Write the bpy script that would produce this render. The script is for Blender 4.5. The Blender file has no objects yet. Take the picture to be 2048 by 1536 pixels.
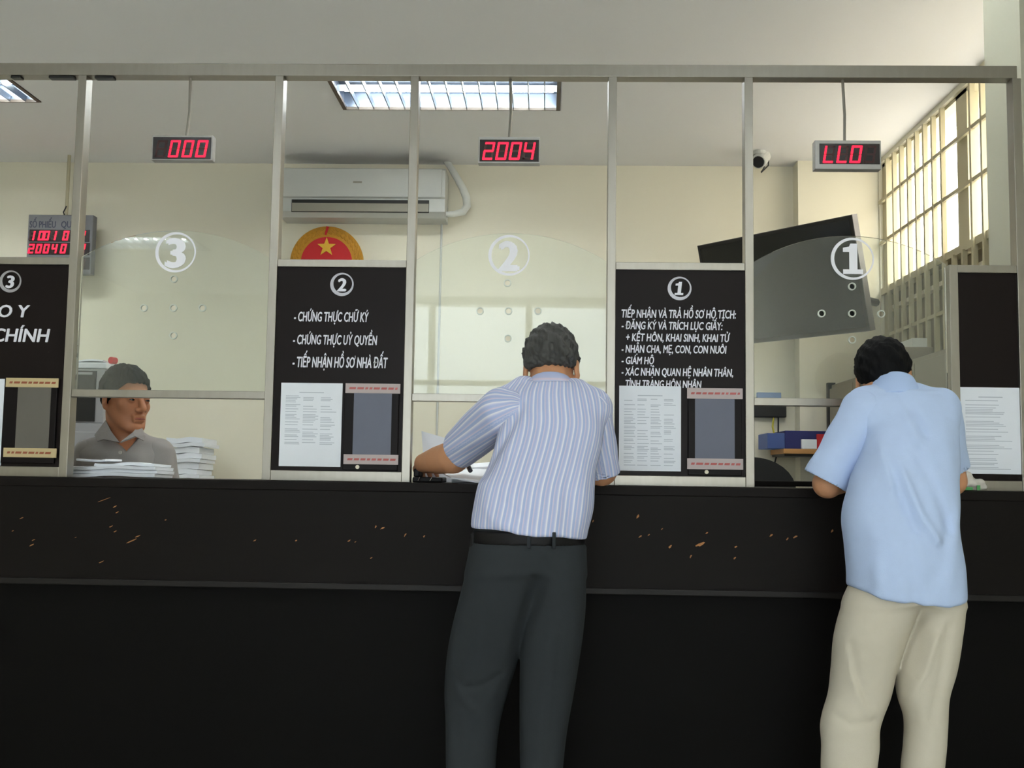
import bpy, bmesh, math, random
import numpy as np
from mathutils import Vector, Matrix

# ------------------------------------------------------------------ camera, world, exposure
F = 2150.0
CH = 1.085
TH, PS, PH = math.radians(4.9), math.radians(1.8), math.radians(0.85)
_fw0 = np.array([-math.sin(PS), math.cos(PS), 0.0]); _z = np.array([0, 0, 1.0])
_fw = _fw0 * math.cos(TH) + _z * math.sin(TH)
_r0 = np.array([math.cos(PS), math.sin(PS), 0.0]); _u0 = _z * math.cos(TH) - _fw0 * math.sin(TH)
_R = _r0 * math.cos(PH) + _u0 * math.sin(PH)
_U = _u0 * math.cos(PH) - _r0 * math.sin(PH)
_C = np.array([0, 0, CH])
def ray(px, py): return _fw + _R * (px - 1024) / F - _U * (py - 768) / F
def PY(px, py, Y):
    d = ray(px, py); return _C + d * (Y / d[1])
def PX(px, py, X):
    d = ray(px, py); return _C + d * (X / d[0])
def PZ(px, py, Z):
    d = ray(px, py); return _C + d * ((Z - CH) / d[2])

scn = bpy.context.scene
COL = scn.collection
cam_d = bpy.data.cameras.new('camera'); cam = bpy.data.objects.new('camera', cam_d); COL.objects.link(cam)
cam_d.sensor_fit = 'HORIZONTAL'; cam_d.sensor_width = 36.0; cam_d.lens = F / 2048 * 36.0
cam_d.clip_start = 0.05; cam_d.clip_end = 200
M = Matrix.Identity(4)
for i in range(3):
    M[i][0] = _R[i]; M[i][1] = _U[i]; M[i][2] = -_fw[i]; M[i][3] = _C[i]
cam.matrix_world = M
scn.camera = cam
vs = scn.view_settings
vs.view_transform = 'Standard'; vs.look = 'None'; vs.gamma = 1.0; vs.use_curve_mapping = False
vs.exposure = 0.75

w = bpy.data.worlds.new('daylight_sky'); scn.world = w; w.use_nodes = True
bg = w.node_tree.nodes['Background']
bg.inputs['Color'].default_value = (0.94, 0.97, 1.0, 1); bg.inputs['Strength'].default_value = 13.0
TUBE = 42.0          # radiance of the fluorescent tubes

def portal(loc, rot, sx, sy):                       # sampling guide for the sky light in an opening (emits nothing itself)
    l = bpy.data.lights.new('opening_portal', 'AREA'); l.shape = 'RECTANGLE'; l.size = sx; l.size_y = sy
    l.cycles.is_portal = True
    o = bpy.data.objects.new('opening_portal', l); COL.objects.link(o); o.location = loc; o.rotation_euler = rot
HY = -5.0            # wall behind the camera
portal((-0.2, HY - 0.05, 1.5), (math.radians(90), 0, 0), 4.6, 3.0)
portal((2.2, 5.2, 2.1), (0, math.radians(90), 0), 2.2, 3.1)

# ------------------------------------------------------------------ materials
def lin(c):
    c = c / 255.0
    return c / 12.92 if c <= 0.04045 else ((c + 0.055) / 1.055) ** 2.4
def L3(rgb): return tuple(lin(c) for c in rgb) + (1.0,)
def pm(name, rgb, rough=0.6, metal=0.0, spec=0.5, var=0.0, vscale=20.0, bump=0.0, bscale=200.0, stretch=(1, 1, 1), coat=0.0):
    m = bpy.data.materials.new(name); m.use_nodes = True
    nt = m.node_tree; b = nt.nodes['Principled BSDF']
    b.inputs['Base Color'].default_value = L3(rgb); b.inputs['Roughness'].default_value = rough
    b.inputs['Metallic'].default_value = metal; b.inputs['Specular IOR Level'].default_value = spec
    b.inputs['Coat Weight'].default_value = coat
    if var or bump:
        tc = nt.nodes.new('ShaderNodeTexCoord'); mp = nt.nodes.new('ShaderNodeMapping')
        mp.inputs['Scale'].default_value = stretch
        nt.links.new(tc.outputs['Object'], mp.inputs['Vector'])
    if var:
        n = nt.nodes.new('ShaderNodeTexNoise'); n.inputs['Scale'].default_value = vscale; n.inputs['Detail'].default_value = 4
        nt.links.new(mp.outputs['Vector'], n.inputs['Vector'])
        mx = nt.nodes.new('ShaderNodeMix'); mx.data_type = 'RGBA'
        c = L3(rgb)
        mx.inputs[6].default_value = tuple(v * (1 - var) for v in c[:3]) + (1,)
        mx.inputs[7].default_value = tuple(min(1, v * (1 + var)) for v in c[:3]) + (1,)
        nt.links.new(n.outputs['Fac'], mx.inputs[0]); nt.links.new(mx.outputs[2], b.inputs['Base Color'])
    if bump:
        n2 = nt.nodes.new('ShaderNodeTexNoise'); n2.inputs['Scale'].default_value = bscale; n2.inputs['Detail'].default_value = 3
        nt.links.new(mp.outputs['Vector'], n2.inputs['Vector'])
        bp = nt.nodes.new('ShaderNodeBump'); bp.inputs['Strength'].default_value = bump; bp.inputs['Distance'].default_value = 0.002
        nt.links.new(n2.outputs['Fac'], bp.inputs['Height']); nt.links.new(bp.outputs['Normal'], b.inputs['Normal'])
    return m
def em(name, rgb, strength, base=(20, 5, 5)):
    m = pm(name, base, 0.5); b = m.node_tree.nodes['Principled BSDF']
    b.inputs['Emission Color'].default_value = L3(rgb); b.inputs['Emission Strength'].default_value = strength
    return m
def glass_mat(name, tint, haze=0.03, ior=1.49):
    m = bpy.data.materials.new(name); m.use_nodes = True; nt = m.node_tree
    nt.nodes.remove(nt.nodes['Principled BSDF']); out = nt.nodes['Material Output']
    tr = nt.nodes.new('ShaderNodeBsdfTransparent'); tr.inputs['Color'].default_value = tint
    gl = nt.nodes.new('ShaderNodeBsdfGlossy'); gl.inputs['Roughness'].default_value = 0.015
    df = nt.nodes.new('ShaderNodeBsdfDiffuse'); df.inputs['Color'].default_value = (0.8, 0.85, 0.8, 1)
    fr = nt.nodes.new('ShaderNodeFresnel'); fr.inputs['IOR'].default_value = ior
    m1 = nt.nodes.new('ShaderNodeMixShader'); m2 = nt.nodes.new('ShaderNodeMixShader')
    nz = nt.nodes.new('ShaderNodeTexNoise'); nz.inputs['Scale'].default_value = 3.0
    mu = nt.nodes.new('ShaderNodeMath'); mu.operation = 'MULTIPLY'; mu.inputs[1].default_value = haze * 2
    nt.links.new(nz.outputs['Fac'], mu.inputs[0]); nt.links.new(mu.outputs[0], m1.inputs[0])
    nt.links.new(tr.outputs[0], m1.inputs[1]); nt.links.new(df.outputs[0], m1.inputs[2])
    nt.links.new(fr.outputs[0], m2.inputs[0]); nt.links.new(m1.outputs[0], m2.inputs[1]); nt.links.new(gl.outputs[0], m2.inputs[2])
    nt.links.new(m2.outputs[0], out.inputs['Surface'])
    return m

MAT = dict(
    wall=pm('cream_wall_paint', (228, 223, 203), 0.75, var=0.03, vscale=2.5, bump=0.05, bscale=60),
    ceil=pm('white_ceiling_paint', (236, 236, 236), 0.85, var=0.02, vscale=1.5),
    pillar=pm('grey_green_pillar_paint', (186, 184, 164), 0.7, var=0.03, vscale=3),
    hall=pm('hall_wall_paint', (205, 205, 196), 0.8),
    alu=pm('brushed_aluminium', (152, 147, 137), 0.34, 0.85, var=0.10, vscale=9, stretch=(6, 6, 1)),
    counter=pm('dark_brown_laminate', (21, 17, 15), 0.5, spec=0.1, var=0.12, vscale=5, stretch=(1, 1, 6)),
    counter_low=pm('black_brown_laminate', (13, 11, 10), 0.55, spec=0.08, var=0.1, vscale=5, stretch=(1, 1, 6)),
    lip=pm('dark_edge_band', (28, 25, 23), 0.45, spec=0.2),
    chip=pm('bare_chipboard', (176, 122, 76), 0.9, var=0.3, vscale=120),
    board=pm('dark_brown_sign_acrylic', (28, 22, 21), 0.35, spec=0.1),
    letter=pm('silver_white_lettering', (232, 232, 240), 0.35, spec=0.5),
    ring=pm('silver_ring', (172, 170, 176), 0.3, 0.35),
    decal=pm('frosted_white_decal', (244, 244, 250), 0.6),
    paper=pm('white_paper', (232, 236, 242), 0.8, var=0.02, vscale=30),
    print_=pm('grey_print', (186, 192, 202), 0.8),
    strip=pm('pinkish_grey_strip', (186, 172, 170), 0.6),
    strip_tan=pm('tan_strip', (196, 176, 132), 0.6),
    redprint=pm('red_print', (184, 100, 96), 0.7),
    brownprint=pm('brown_print', (150, 84, 56), 0.7),
    pocket=pm('black_pocket_plastic', (24, 20, 20), 0.4, spec=0.1),
    screen_blue=pm('slate_card', (92, 96, 112), 0.45, var=0.05, vscale=20),
    screen_grey=pm('grey_card', (96, 92, 84), 0.45, var=0.05, vscale=20),
    led_case=pm('silver_led_case', (168, 166, 162), 0.4, 0.5),
    led_face=pm('smoked_led_face', (26, 14, 14), 0.25),
    led_off=pm('unlit_led_segment', (62, 26, 24), 0.4),
    led_on=em('lit_red_segment', (255, 18, 46), 2.2),
    board_grey=pm('grey_board_case', (110, 110, 113), 0.5),
    ink=pm('dark_blue_ink', (58, 60, 78), 0.6),
    rod=pm('steel_rod', (150, 146, 138), 0.4, 0.7),
    dark_rod=pm('brown_cable', (96, 86, 80), 0.6),
    ac=pm('white_air_conditioner_plastic', (198, 200, 195), 0.45),
    ac_dark=pm('dark_vent_slot', (32, 32, 30), 0.6),
    ac_grey=pm('grey_vent_flap', (150, 146, 132), 0.5),
    hose=pm('white_hose_wrap', (214, 216, 210), 0.7, bump=0.4, bscale=120),
    black=pm('black_plastic', (20, 20, 21), 0.4),
    tvscreen=pm('black_glossy_screen', (10, 15, 18), 0.12, spec=0.5),
    tvedge=pm('grey_bezel', (92, 88, 86), 0.4),
    gold=pm('gold_paint', (196, 140, 30), 0.45, 0.15, var=0.2, vscale=40, bump=0.3, bscale=150),
    star=pm('yellow_gold_paint', (226, 178, 48), 0.45),
    red=pm('red_paint', (200, 20, 28), 0.5),
    win=pm('olive_cream_window_paint', (184, 176, 146), 0.55),
    shutter=pm('dull_beige_shutter', (128, 120, 100), 0.7, var=0.08, vscale=6),
    ledge=pm('pale_ledge_paint', (236, 226, 204), 0.6),
    cabinet=pm('grey_brown_steel_cabinet', (128, 120, 106), 0.45),
    cabinet_dark=pm('dark_grey_cabinet_edge', (40, 40, 42), 0.5),
    lampwhite=pm('mirror_lamp_reflector', (92, 100, 112), 0.3, 1.0),
    louver=pm('bright_louvre', (140, 148, 156), 0.35, 0.9),
    lampedge=pm('dark_lamp_edge', (84, 72, 60), 0.5),
    tube=em('fluorescent_tube', (250, 255, 252), TUBE, (240, 240, 240)),
    grey_plastic=pm('grey_printer_plastic', (170, 170, 172), 0.5),
    blue_box=pm('navy_card_box', (28, 34, 96), 0.6),
    blue_light=pm('light_blue_box_end', (70, 92, 150), 0.6),
    wood=pm('orange_brown_wood', (190, 140, 84), 0.5, var=0.15, vscale=8, stretch=(1, 8, 8)),
    redfold=pm('red_folder_card', (206, 40, 48), 0.6),
    yellow=pm('yellow_cable', (200, 190, 70), 0.6),
    blue_reflect=pm('blue_reflection', (70, 110, 170), 0.5),
    bag=pm('thin_white_plastic_bag', (214, 208, 198), 0.4, var=0.05, vscale=40),
    green=pm('green_print', (70, 150, 80), 0.5),
    tile=pm('grey_floor_tile', (186, 186, 182), 0.3, var=0.06, vscale=3),
    sky_blocker=pm('grey_white_blocker', (158, 165, 168), 0.9, var=0.05, vscale=1),
    ground=pm('yard_concrete', (150, 150, 148), 0.9, var=0.08, vscale=2),
    build=pm('cream_building_render', (206, 198, 184), 0.9, var=0.05, vscale=1),
    skin=pm('skin', (204, 148, 110), 0.5, spec=0.4, var=0.08, vscale=14, bump=0.15, bscale=300),
    skin_clerk=pm('warm_skin', (182, 122, 88), 0.5, spec=0.4, var=0.08, vscale=14, bump=0.1, bscale=300),
    lips=pm('lip_skin', (150, 82, 70), 0.5),
    hair_black=pm('black_hair', (15, 15, 16), 0.7, spec=0.12, var=0.5, vscale=60, bump=1.0, bscale=220, stretch=(1, 1, 0.25)),
    hair_grey=pm('greying_hair', (70, 70, 68), 0.6, spec=0.3, var=0.75, vscale=34, bump=1.0, bscale=220, stretch=(1, 1, 0.3)),
    eye=pm('dark_eye', (28, 20, 18), 0.2),
    shirt_blue=pm('light_blue_cotton', (188, 207, 240), 0.85, spec=0.2, var=0.03, vscale=40, bump=0.25, bscale=500),
    shirt_blue_in=pm('light_blue_collar_cotton', (180, 202, 240), 0.85, spec=0.2, bump=0.2, bscale=500),
    shirt_grey=pm('grey_cotton', (152, 147, 144), 0.85, spec=0.2, var=0.04, vscale=40, bump=0.2, bscale=400),
    shirt_grey_dark=pm('grey_placket_cotton', (108, 104, 102), 0.85, spec=0.2),
    button=pm('pale_button', (190, 186, 178), 0.4),
    charcoal=pm('charcoal_trouser_cloth', (46, 50, 53), 0.85, spec=0.2, var=0.06, vscale=60, bump=0.2, bscale=500),
    khaki=pm('pale_khaki_cloth', (206, 198, 180), 0.85, spec=0.2, var=0.03, vscale=40, bump=0.2, bscale=500),
    leather=pm('black_leather', (19, 18, 19), 0.5, spec=0.2, bump=0.2, bscale=150),
    brownbelt=pm('dull_brown_leather', (70, 62, 62), 0.5),
    shoe=pm('black_shoe_leather', (26, 24, 24), 0.35),
    chrome=pm('chrome', (210, 210, 210), 0.15, 1.0),
    pen=pm('dark_pen_plastic', (40, 42, 58), 0.3),
)
MAT['pane'] = glass_mat('clear_acrylic', (0.955, 0.975, 0.955, 1), 0.038)
MAT['rim'] = pm('polished_acrylic_edge', (206, 212, 200), 0.3)

# striped cloth: lines follow the attribute "su" (metres across the cloth)
def striped():
    m = pm('striped_cotton', (186, 196, 226), 0.85, spec=0.2); nt = m.node_tree; b = nt.nodes['Principled BSDF']
    at = nt.nodes.new('ShaderNodeAttribute'); at.attribute_name = 'su'
    mu = nt.nodes.new('ShaderNodeMath'); mu.operation = 'DIVIDE'; mu.inputs[1].default_value = 0.024
    fr = nt.nodes.new('ShaderNodeMath'); fr.operation = 'FRACT'
    nt.links.new(at.outputs['Fac'], mu.inputs[0]); nt.links.new(mu.outputs[0], fr.inputs[0])
    cr = nt.nodes.new('ShaderNodeValToRGB'); e = cr.color_ramp; e.interpolation = 'LINEAR'
    stops = [(0.0, (226, 226, 240)), (0.07, (240, 238, 244)), (0.15, (180, 190, 224)), (0.36, (166, 184, 222)), (0.44, (196, 202, 230)),
             (0.50, (222, 206, 222)), (0.57, (190, 194, 224)), (0.74, (174, 188, 224)), (0.86, (190, 196, 228)), (1.0, (226, 226, 240))]
    while len(e.elements) < len(stops): e.elements.new(0.5)
    for el, (p, c) in zip(e.elements, stops): el.position = p; el.color = L3(c)
    nt.links.new(fr.outputs[0], cr.inputs['Fac']); nt.links.new(cr.outputs['Color'], b.inputs['Base Color'])
    n2 = nt.nodes.new('ShaderNodeTexNoise'); n2.inputs['Scale'].default_value = 500
    bp = nt.nodes.new('ShaderNodeBump'); bp.inputs['Strength'].default_value = 0.2; bp.inputs['Distance'].default_value = 0.002
    nt.links.new(n2.outputs['Fac'], bp.inputs['Height']); nt.links.new(bp.outputs['Normal'], b.inputs['Normal'])
    return m
MAT['stripe'] = striped()

# ------------------------------------------------------------------ object helpers
ORG = {}
def tag(o, label=None, cat=None, group=None, kind=None):
    if label: o['label'] = label
    if cat: o['category'] = cat
    if group: o['group'] = group
    if kind: o['kind'] = kind
    return o
def thing(name, loc, label, cat, group=None):
    o = bpy.data.objects.new(name, None); COL.objects.link(o); o.empty_display_size = 0.05
    o.location = loc; ORG[o.name] = np.array(loc, float)
    return tag(o, label, cat, group)
def link_mesh(me, name, mat, parent, org):
    me.materials.append(mat if not isinstance(mat, str) else MAT[mat])
    o = bpy.data.objects.new(name, me); COL.objects.link(o)
    if parent is not None: o.parent = parent
    else: o.location = org
    ORG[o.name] = org
    return o
class B:
    def __init__(s): s.bm = bmesh.new()
    def box(s, x0, x1, y0, y1, z0, z1, bev=0.0):
        m = Matrix.Translation(((x0 + x1) / 2, (y0 + y1) / 2, (z0 + z1) / 2)) @ Matrix.Diagonal((abs(x1 - x0), abs(y1 - y0), abs(z1 - z0), 1))
        r = bmesh.ops.create_cube(s.bm, size=1, matrix=m)
        if bev:
            ed = list({e for v in r['verts'] for e in v.link_edges})
            bmesh.ops.bevel(s.bm, geom=ed, offset=bev, segments=2, affect='EDGES', profile=0.5)
        return s
    def prism(s, pts, vec):
        v = Vector(vec); a = [s.bm.verts.new(Vector(p)) for p in pts]; b = [s.bm.verts.new(Vector(p) + v) for p in pts]; n = len(a)
        try: s.bm.faces.new(a); s.bm.faces.new(b[::-1])
        except ValueError: pass
        for i in range(n): s.bm.faces.new((a[i], b[i], b[(i + 1) % n], a[(i + 1) % n]))
        return s
    def tube(s, pts, r, n=10, cap=True):
        P = [Vector(p) for p in pts]; rs = r if isinstance(r, (list, tuple)) else [r] * len(P); rings = []
        prev = None
        for i, p in enumerate(P):
            t = (P[min(i + 1, len(P) - 1)] - P[max(i - 1, 0)]).normalized()
            if prev is None:
                up = Vector((0, 0, 1)) if abs(t.z) < 0.9 else Vector((1, 0, 0)); a = t.cross(up).normalized()
            else: a = (prev - t * prev.dot(t)).normalized()
            prev = a; b = t.cross(a)
            rings.append([s.bm.verts.new(p + (a * math.cos(2 * math.pi * k / n) + b * math.sin(2 * math.pi * k / n)) * rs[i]) for k in range(n)])
        for i in range(len(rings) - 1):
            for k in range(n): s.bm.faces.new((rings[i][k], rings[i][(k + 1) % n], rings[i + 1][(k + 1) % n], rings[i + 1][k]))
        if cap: s.bm.faces.new(rings[0][::-1]); s.bm.faces.new(rings[-1])
        return s
    def ball(s, c, r, seg=16, sc=(1, 1, 1), rot=None):
        m = Matrix.Translation(c) @ (rot.to_4x4() if rot else Matrix.Identity(4)) @ Matrix.Diagonal((r * sc[0], r * sc[1], r * sc[2], 1))
        bmesh.ops.create_uvsphere(s.bm, u_segments=seg, v_segments=max(6, seg // 2), radius=1, matrix=m); return s
    def ring(s, c, ro, ri, y, th, n=48, fan=None):                   # flat ring in an XZ plane facing -Y
        vs_ = []
        for k in range(n):
            a = 2 * math.pi * k / n; ca, sa = math.cos(a), math.sin(a)
            cc = fan(a) if fan else (ri, 0, 0)
            vs_.append([s.bm.verts.new((c[0] + q * ca + dx, yy, c[2] + q * sa + dz)) for q, dx, dz, yy in
                        ((ro, 0, 0, y), (cc[0], cc[1], cc[2], y), (cc[0], cc[1], cc[2], y + th), (ro, 0, 0, y + th))])
        for k in range(n):
            A, D = vs_[k], vs_[(k + 1) % n]
            for j in range(4): s.bm.faces.new((A[j], A[(j + 1) % 4], D[(j + 1) % 4], D[j]))
        return s
    def disc(s, c, r, y, th, n=48):
        return s.prism([(c[0] + r * math.cos(2 * math.pi * k / n), y, c[2] + r * math.sin(2 * math.pi * k / n)) for k in range(n)], (0, th, 0))
    def build(s, name, mat, parent=None, label=None, cat=None, group=None, kind=None, smooth=False, org=None):
        bm = s.bm
        bmesh.ops.recalc_face_normals(bm, faces=bm.faces)
        co = np.array([v.co for v in bm.verts]) if bm.verts else np.zeros((1, 3))
        if parent is not None: o0 = ORG[parent.name]
        elif org is not None: o0 = np.array(org, float)
        else:
            lo, hi = co.min(0), co.max(0); o0 = np.array([(lo[0] + hi[0]) / 2, (lo[1] + hi[1]) / 2, lo[2]])
        bmesh.ops.translate(bm, verts=bm.verts, vec=-Vector(o0))
        me = bpy.data.meshes.new(name); bm.to_mesh(me); bm.free()
        if smooth: me.polygons.foreach_set('use_smooth', [True] * len(me.polygons))
        o = link_mesh(me, name, mat, parent, o0)
        return tag(o, label, cat, group, kind)

def text_width(s, shear):
    cu = bpy.data.curves.new('t', 'FONT'); cu.body = s; cu.size = 1.0; cu.shear = shear; o = bpy.data.objects.new('t', cu); COL.objects.link(o)
    dg = bpy.context.evaluated_depsgraph_get(); me = o.evaluated_get(dg).to_mesh(); v = max(q.co.x for q in me.vertices)
    o.evaluated_get(dg).to_mesh_clear(); bpy.data.objects.remove(o); bpy.data.curves.remove(cu); return v
def text_into(b, s, X0, X1, Zb, Zt, Y, bold=0.02, shear=0.0, depth=0.0012):
    horns = [i for i, ch in enumerate(s) if ch == 'Ơ']; s = s.replace('Ơ', 'O')
    cu = bpy.data.curves.new('t', 'FONT'); cu.body = s; cu.size = 1.0; cu.shear = shear; cu.resolution_u = 3
    cu.fill_mode = 'BOTH'; cu.extrude = 0.02
    o = bpy.data.objects.new('t', cu); COL.objects.link(o)
    dg = bpy.context.evaluated_depsgraph_get(); me = o.evaluated_get(dg).to_mesh()
    co = np.empty(len(me.vertices) * 3, np.float32); me.vertices.foreach_get('co', co); co = co.reshape(-1, 3)
    x0, x1 = co[:, 0].min(), co[:, 0].max(); cap = 0.727
    sx = (X1 - X0) / (x1 - x0 + 2 * bold); polys = [tuple(p.vertices) for p in me.polygons]
    for kk, (dx, dz) in enumerate(((-bold, 0), (bold, 0), (0, bold * .6), (0, -bold * .6))):    # heavy weight: the same strokes thickened on all sides
        vs_ = [b.bm.verts.new((X0 + (c[0] - x0 + bold + dx) * sx, Y - depth * (1 + .12 * kk) if c[2] > 0 else Y, Zb + (c[1] + dz) / cap * (Zt - Zb))) for c in co]
        for p in polys:
            try: b.bm.faces.new([vs_[i] for i in p])
            except ValueError: pass
    o.evaluated_get(dg).to_mesh_clear(); bpy.data.objects.remove(o); bpy.data.curves.remove(cu)
    for i in horns:
        xr = text_width(s[:i + 1], shear)
        b.prism([(X0 + (xr - x0 + bold + u) * sx, Y, Zb + v / cap * (Zt - Zb)) for u, v in ((-.10, .57), (-.02, .60), (.03, .68), (.02, .80), (.09, .80), (.10, .66), (.03, .55), (-.08, .50))], (0, -depth, 0))
    return b

# ------------------------------------------------------------------ fields -> surfaces (for bodies and cloth)
def smin(a, b, k):
    if k <= 0: return np.minimum(a, b)
    h = np.clip(0.5 + 0.5 * (b - a) / k, 0, 1); return b + (a - b) * h - k * h * (1 - h)
def smax(a, b, k): return -smin(-a, -b, k)
class Grid:
    def __init__(s, lo, hi, h):
        s.lo = np.array(lo, np.float32); s.h = h
        s.n = [int(math.ceil((hi[i] - lo[i]) / h)) + 1 for i in range(3)]
        s.a = np.full(s.n, 0.2, np.float32)
    def blk(s, lo, hi):
        sl = []; ax = []
        for i in range(3):
            i0 = max(0, int((lo[i] - s.lo[i]) / s.h) - 1); i1 = min(s.n[i], int((hi[i] - s.lo[i]) / s.h) + 3)
            if i1 <= i0: return None
            sl.append(slice(i0, i1)); ax.append(s.lo[i] + s.h * np.arange(i0, i1, dtype=np.float32))
        return tuple(sl), ax[0][:, None, None], ax[1][None, :, None], ax[2][None, None, :]
    def add(s, f, k=0.01):
        fn, lo, hi = f; m = k + 0.03
        r = s.blk([v - m for v in lo], [v + m for v in hi])
        if r: sl, x, y, z = r; s.a[sl] = smin(s.a[sl], fn(x, y, z), k)
        return s
    def cut(s, f, k=0.004):
        fn, lo, hi = f
        r = s.blk(lo, hi)
        if r: sl, x, y, z = r; s.a[sl] = smax(s.a[sl], -fn(x, y, z), k)
        return s
    def clip(s, fn, k=0.004):
        x, y, z = [s.lo[i] + s.h * np.arange(s.n[i], dtype=np.float32) for i in range(3)]
        s.a = smax(s.a, np.broadcast_to(fn(x[:, None, None], y[None, :, None], z[None, None, :]), s.a.shape), k).astype(np.float32); return s
    def disp(s, fn, lo=None, hi=None):
        r = s.blk(lo if lo is not None else s.lo, hi if hi is not None else s.lo + s.h * np.array(s.n))
        sl, x, y, z = r; s.a[sl] = s.a[sl] + fn(x, y, z); return s
    def surface(s):
        A = s.a; S = A < 0; nx, ny, nz = A.shape
        cnt = np.zeros((nx - 1, ny - 1, nz - 1), np.uint8)
        cor = [(i, j, k) for i in (0, 1) for j in (0, 1) for k in (0, 1)]
        for i, j, k in cor: cnt += S[i:nx - 1 + i, j:ny - 1 + j, k:nz - 1 + k]
        idx = np.argwhere((cnt > 0) & (cnt < 8)); N = len(idx)
        V = np.stack([A[idx[:, 0] + i, idx[:, 1] + j, idx[:, 2] + k] for i, j, k in cor], 1)
        acc = np.zeros((N, 3)); num = np.zeros(N); C8 = np.array(cor, float)
        for p in range(8):
            for q in range(p + 1, 8):
                if np.abs(C8[p] - C8[q]).sum() != 1: continue
                mk = (V[:, p] < 0) != (V[:, q] < 0)
                t = V[mk, p] / (V[mk, p] - V[mk, q]); acc[mk] += C8[p] + t[:, None] * (C8[q] - C8[p]); num[mk] += 1
        P = (idx + acc / num[:, None]) * s.h + s.lo
        ids = np.full(cnt.shape, -1, np.int32); ids[idx[:, 0], idx[:, 1], idx[:, 2]] = np.arange(N)
        Q = []
        for ax in range(3):
            a1, a2 = (ax + 1) % 3, (ax + 2) % 3
            s0 = [slice(1, -1)] * 3; s1 = [slice(1, -1)] * 3; s0[ax] = slice(0, -1); s1[ax] = slice(1, None)
            X = S[tuple(s0)] != S[tuple(s1)]; e = np.argwhere(X)
            off = np.ones(3, int); off[ax] = 0; e = e + off
            ins = S[e[:, 0], e[:, 1], e[:, 2]]
            def g(d1, d2):
                c = e.copy(); c[:, a1] += d1; c[:, a2] += d2; return ids[c[:, 0], c[:, 1], c[:, 2]]
            q = np.stack([g(-1, -1), g(0, -1), g(0, 0), g(-1, 0)], 1)
            q[~ins] = q[~ins][:, ::-1]; Q.append(q)
        Q = np.concatenate(Q); Q = Q[(Q >= 0).all(1)]
        for _ in range(1):                                            # one light smoothing pass
            sm = np.zeros_like(P); c = np.zeros(N)
            for i in range(4):
                for j in ((i + 1) % 4, (i + 3) % 4):
                    np.add.at(sm, Q[:, i], P[Q[:, j]]); np.add.at(c, Q[:, i], 1)
            P = P * 0.5 + sm / np.maximum(c, 1)[:, None] * 0.5
        return P, Q
    def build(s, name, mat, parent, attr=None, label=None):
        P, Q = s.surface(); o0 = ORG[parent.name] if parent is not None else np.zeros(3)
        if parent is None: o0 = np.array([P[:, 0].mean(), P[:, 1].mean(), P[:, 2].min()])
        me = bpy.data.meshes.new(name); me.vertices.add(len(P)); me.vertices.foreach_set('co', (P - o0).astype(np.float32).ravel())
        me.loops.add(Q.size); me.loops.foreach_set('vertex_index', Q.astype(np.int32).ravel())
        me.polygons.add(len(Q)); me.polygons.foreach_set('loop_start', np.arange(0, Q.size, 4, dtype=np.int32))
        me.polygons.foreach_set('use_smooth', np.ones(len(Q), bool))
        me.update(calc_edges=True); me.validate()
        if attr is not None:
            at = me.attributes.new('su', 'FLOAT', 'POINT'); at.data.foreach_set('value', attr(P).astype(np.float32))
        o = link_mesh(me, name, mat, parent, o0); return tag(o, label)

def cone(a, b, ra, rb=None):
    a = np.array(a, float); b = np.array(b, float); rb = ra if rb is None else rb; d = b - a; dd = max(float(d @ d), 1e-9)
    def fn(x, y, z):
        px, py, pz = x - a[0], y - a[1], z - a[2]
        t = np.clip((px * d[0] + py * d[1] + pz * d[2]) / dd, 0, 1)
        return np.sqrt((px - t * d[0]) ** 2 + (py - t * d[1]) ** 2 + (pz - t * d[2]) ** 2) - (ra + (rb - ra) * t)
    r = max(ra, rb); return fn, np.minimum(a, b) - r, np.maximum(a, b) + r
def ell(c, r, Rm=None):
    c = np.array(c, float); r = np.array(r, float); Rm = np.eye(3) if Rm is None else np.array(Rm)
    def fn(x, y, z):
        dx, dy, dz = x - c[0], y - c[1], z - c[2]
        l = [Rm[0, i] * dx + Rm[1, i] * dy + Rm[2, i] * dz for i in range(3)]
        k0 = np.sqrt(sum((l[i] / r[i]) ** 2 for i in range(3))); k1 = np.sqrt(sum((l[i] / r[i] ** 2) ** 2 for i in range(3))) + 1e-9
        return k0 * (k0 - 1) / k1
    m = max(r); return fn, c - m, c + m
def chain(pts, rs):
    fs = [cone(pts[i], pts[i + 1], rs[i], rs[i + 1]) for i in range(len(pts) - 1)]
    def fn(x, y, z):
        d = fs[0][0](x, y, z)
        for f in fs[1:]: d = np.minimum(d, f[0](x, y, z))
        return d
    return fn, np.min([f[1] for f in fs], 0), np.max([f[2] for f in fs], 0)
def resample(secs, n=90):
    s = np.array(sorted(secs)); z = s[:, 0]; zz = np.linspace(z[0], z[-1], n); out = [zz]
    for c in range(1, s.shape[1]):
        y = s[:, c]; m = np.gradient(y, z) if len(z) > 2 else np.full(len(z), (y[-1] - y[0]) / (z[-1] - z[0]))
        i = np.clip(np.searchsorted(z, zz) - 1, 0, len(z) - 2); h = z[i + 1] - z[i]; t = (zz - z[i]) / h
        out.append((2 * t**3 - 3 * t**2 + 1) * y[i] + (t**3 - 2 * t**2 + t) * h * m[i] + (-2 * t**3 + 3 * t**2) * y[i + 1] + (t**3 - t**2) * h * m[i + 1])
    return np.array(out)
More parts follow.
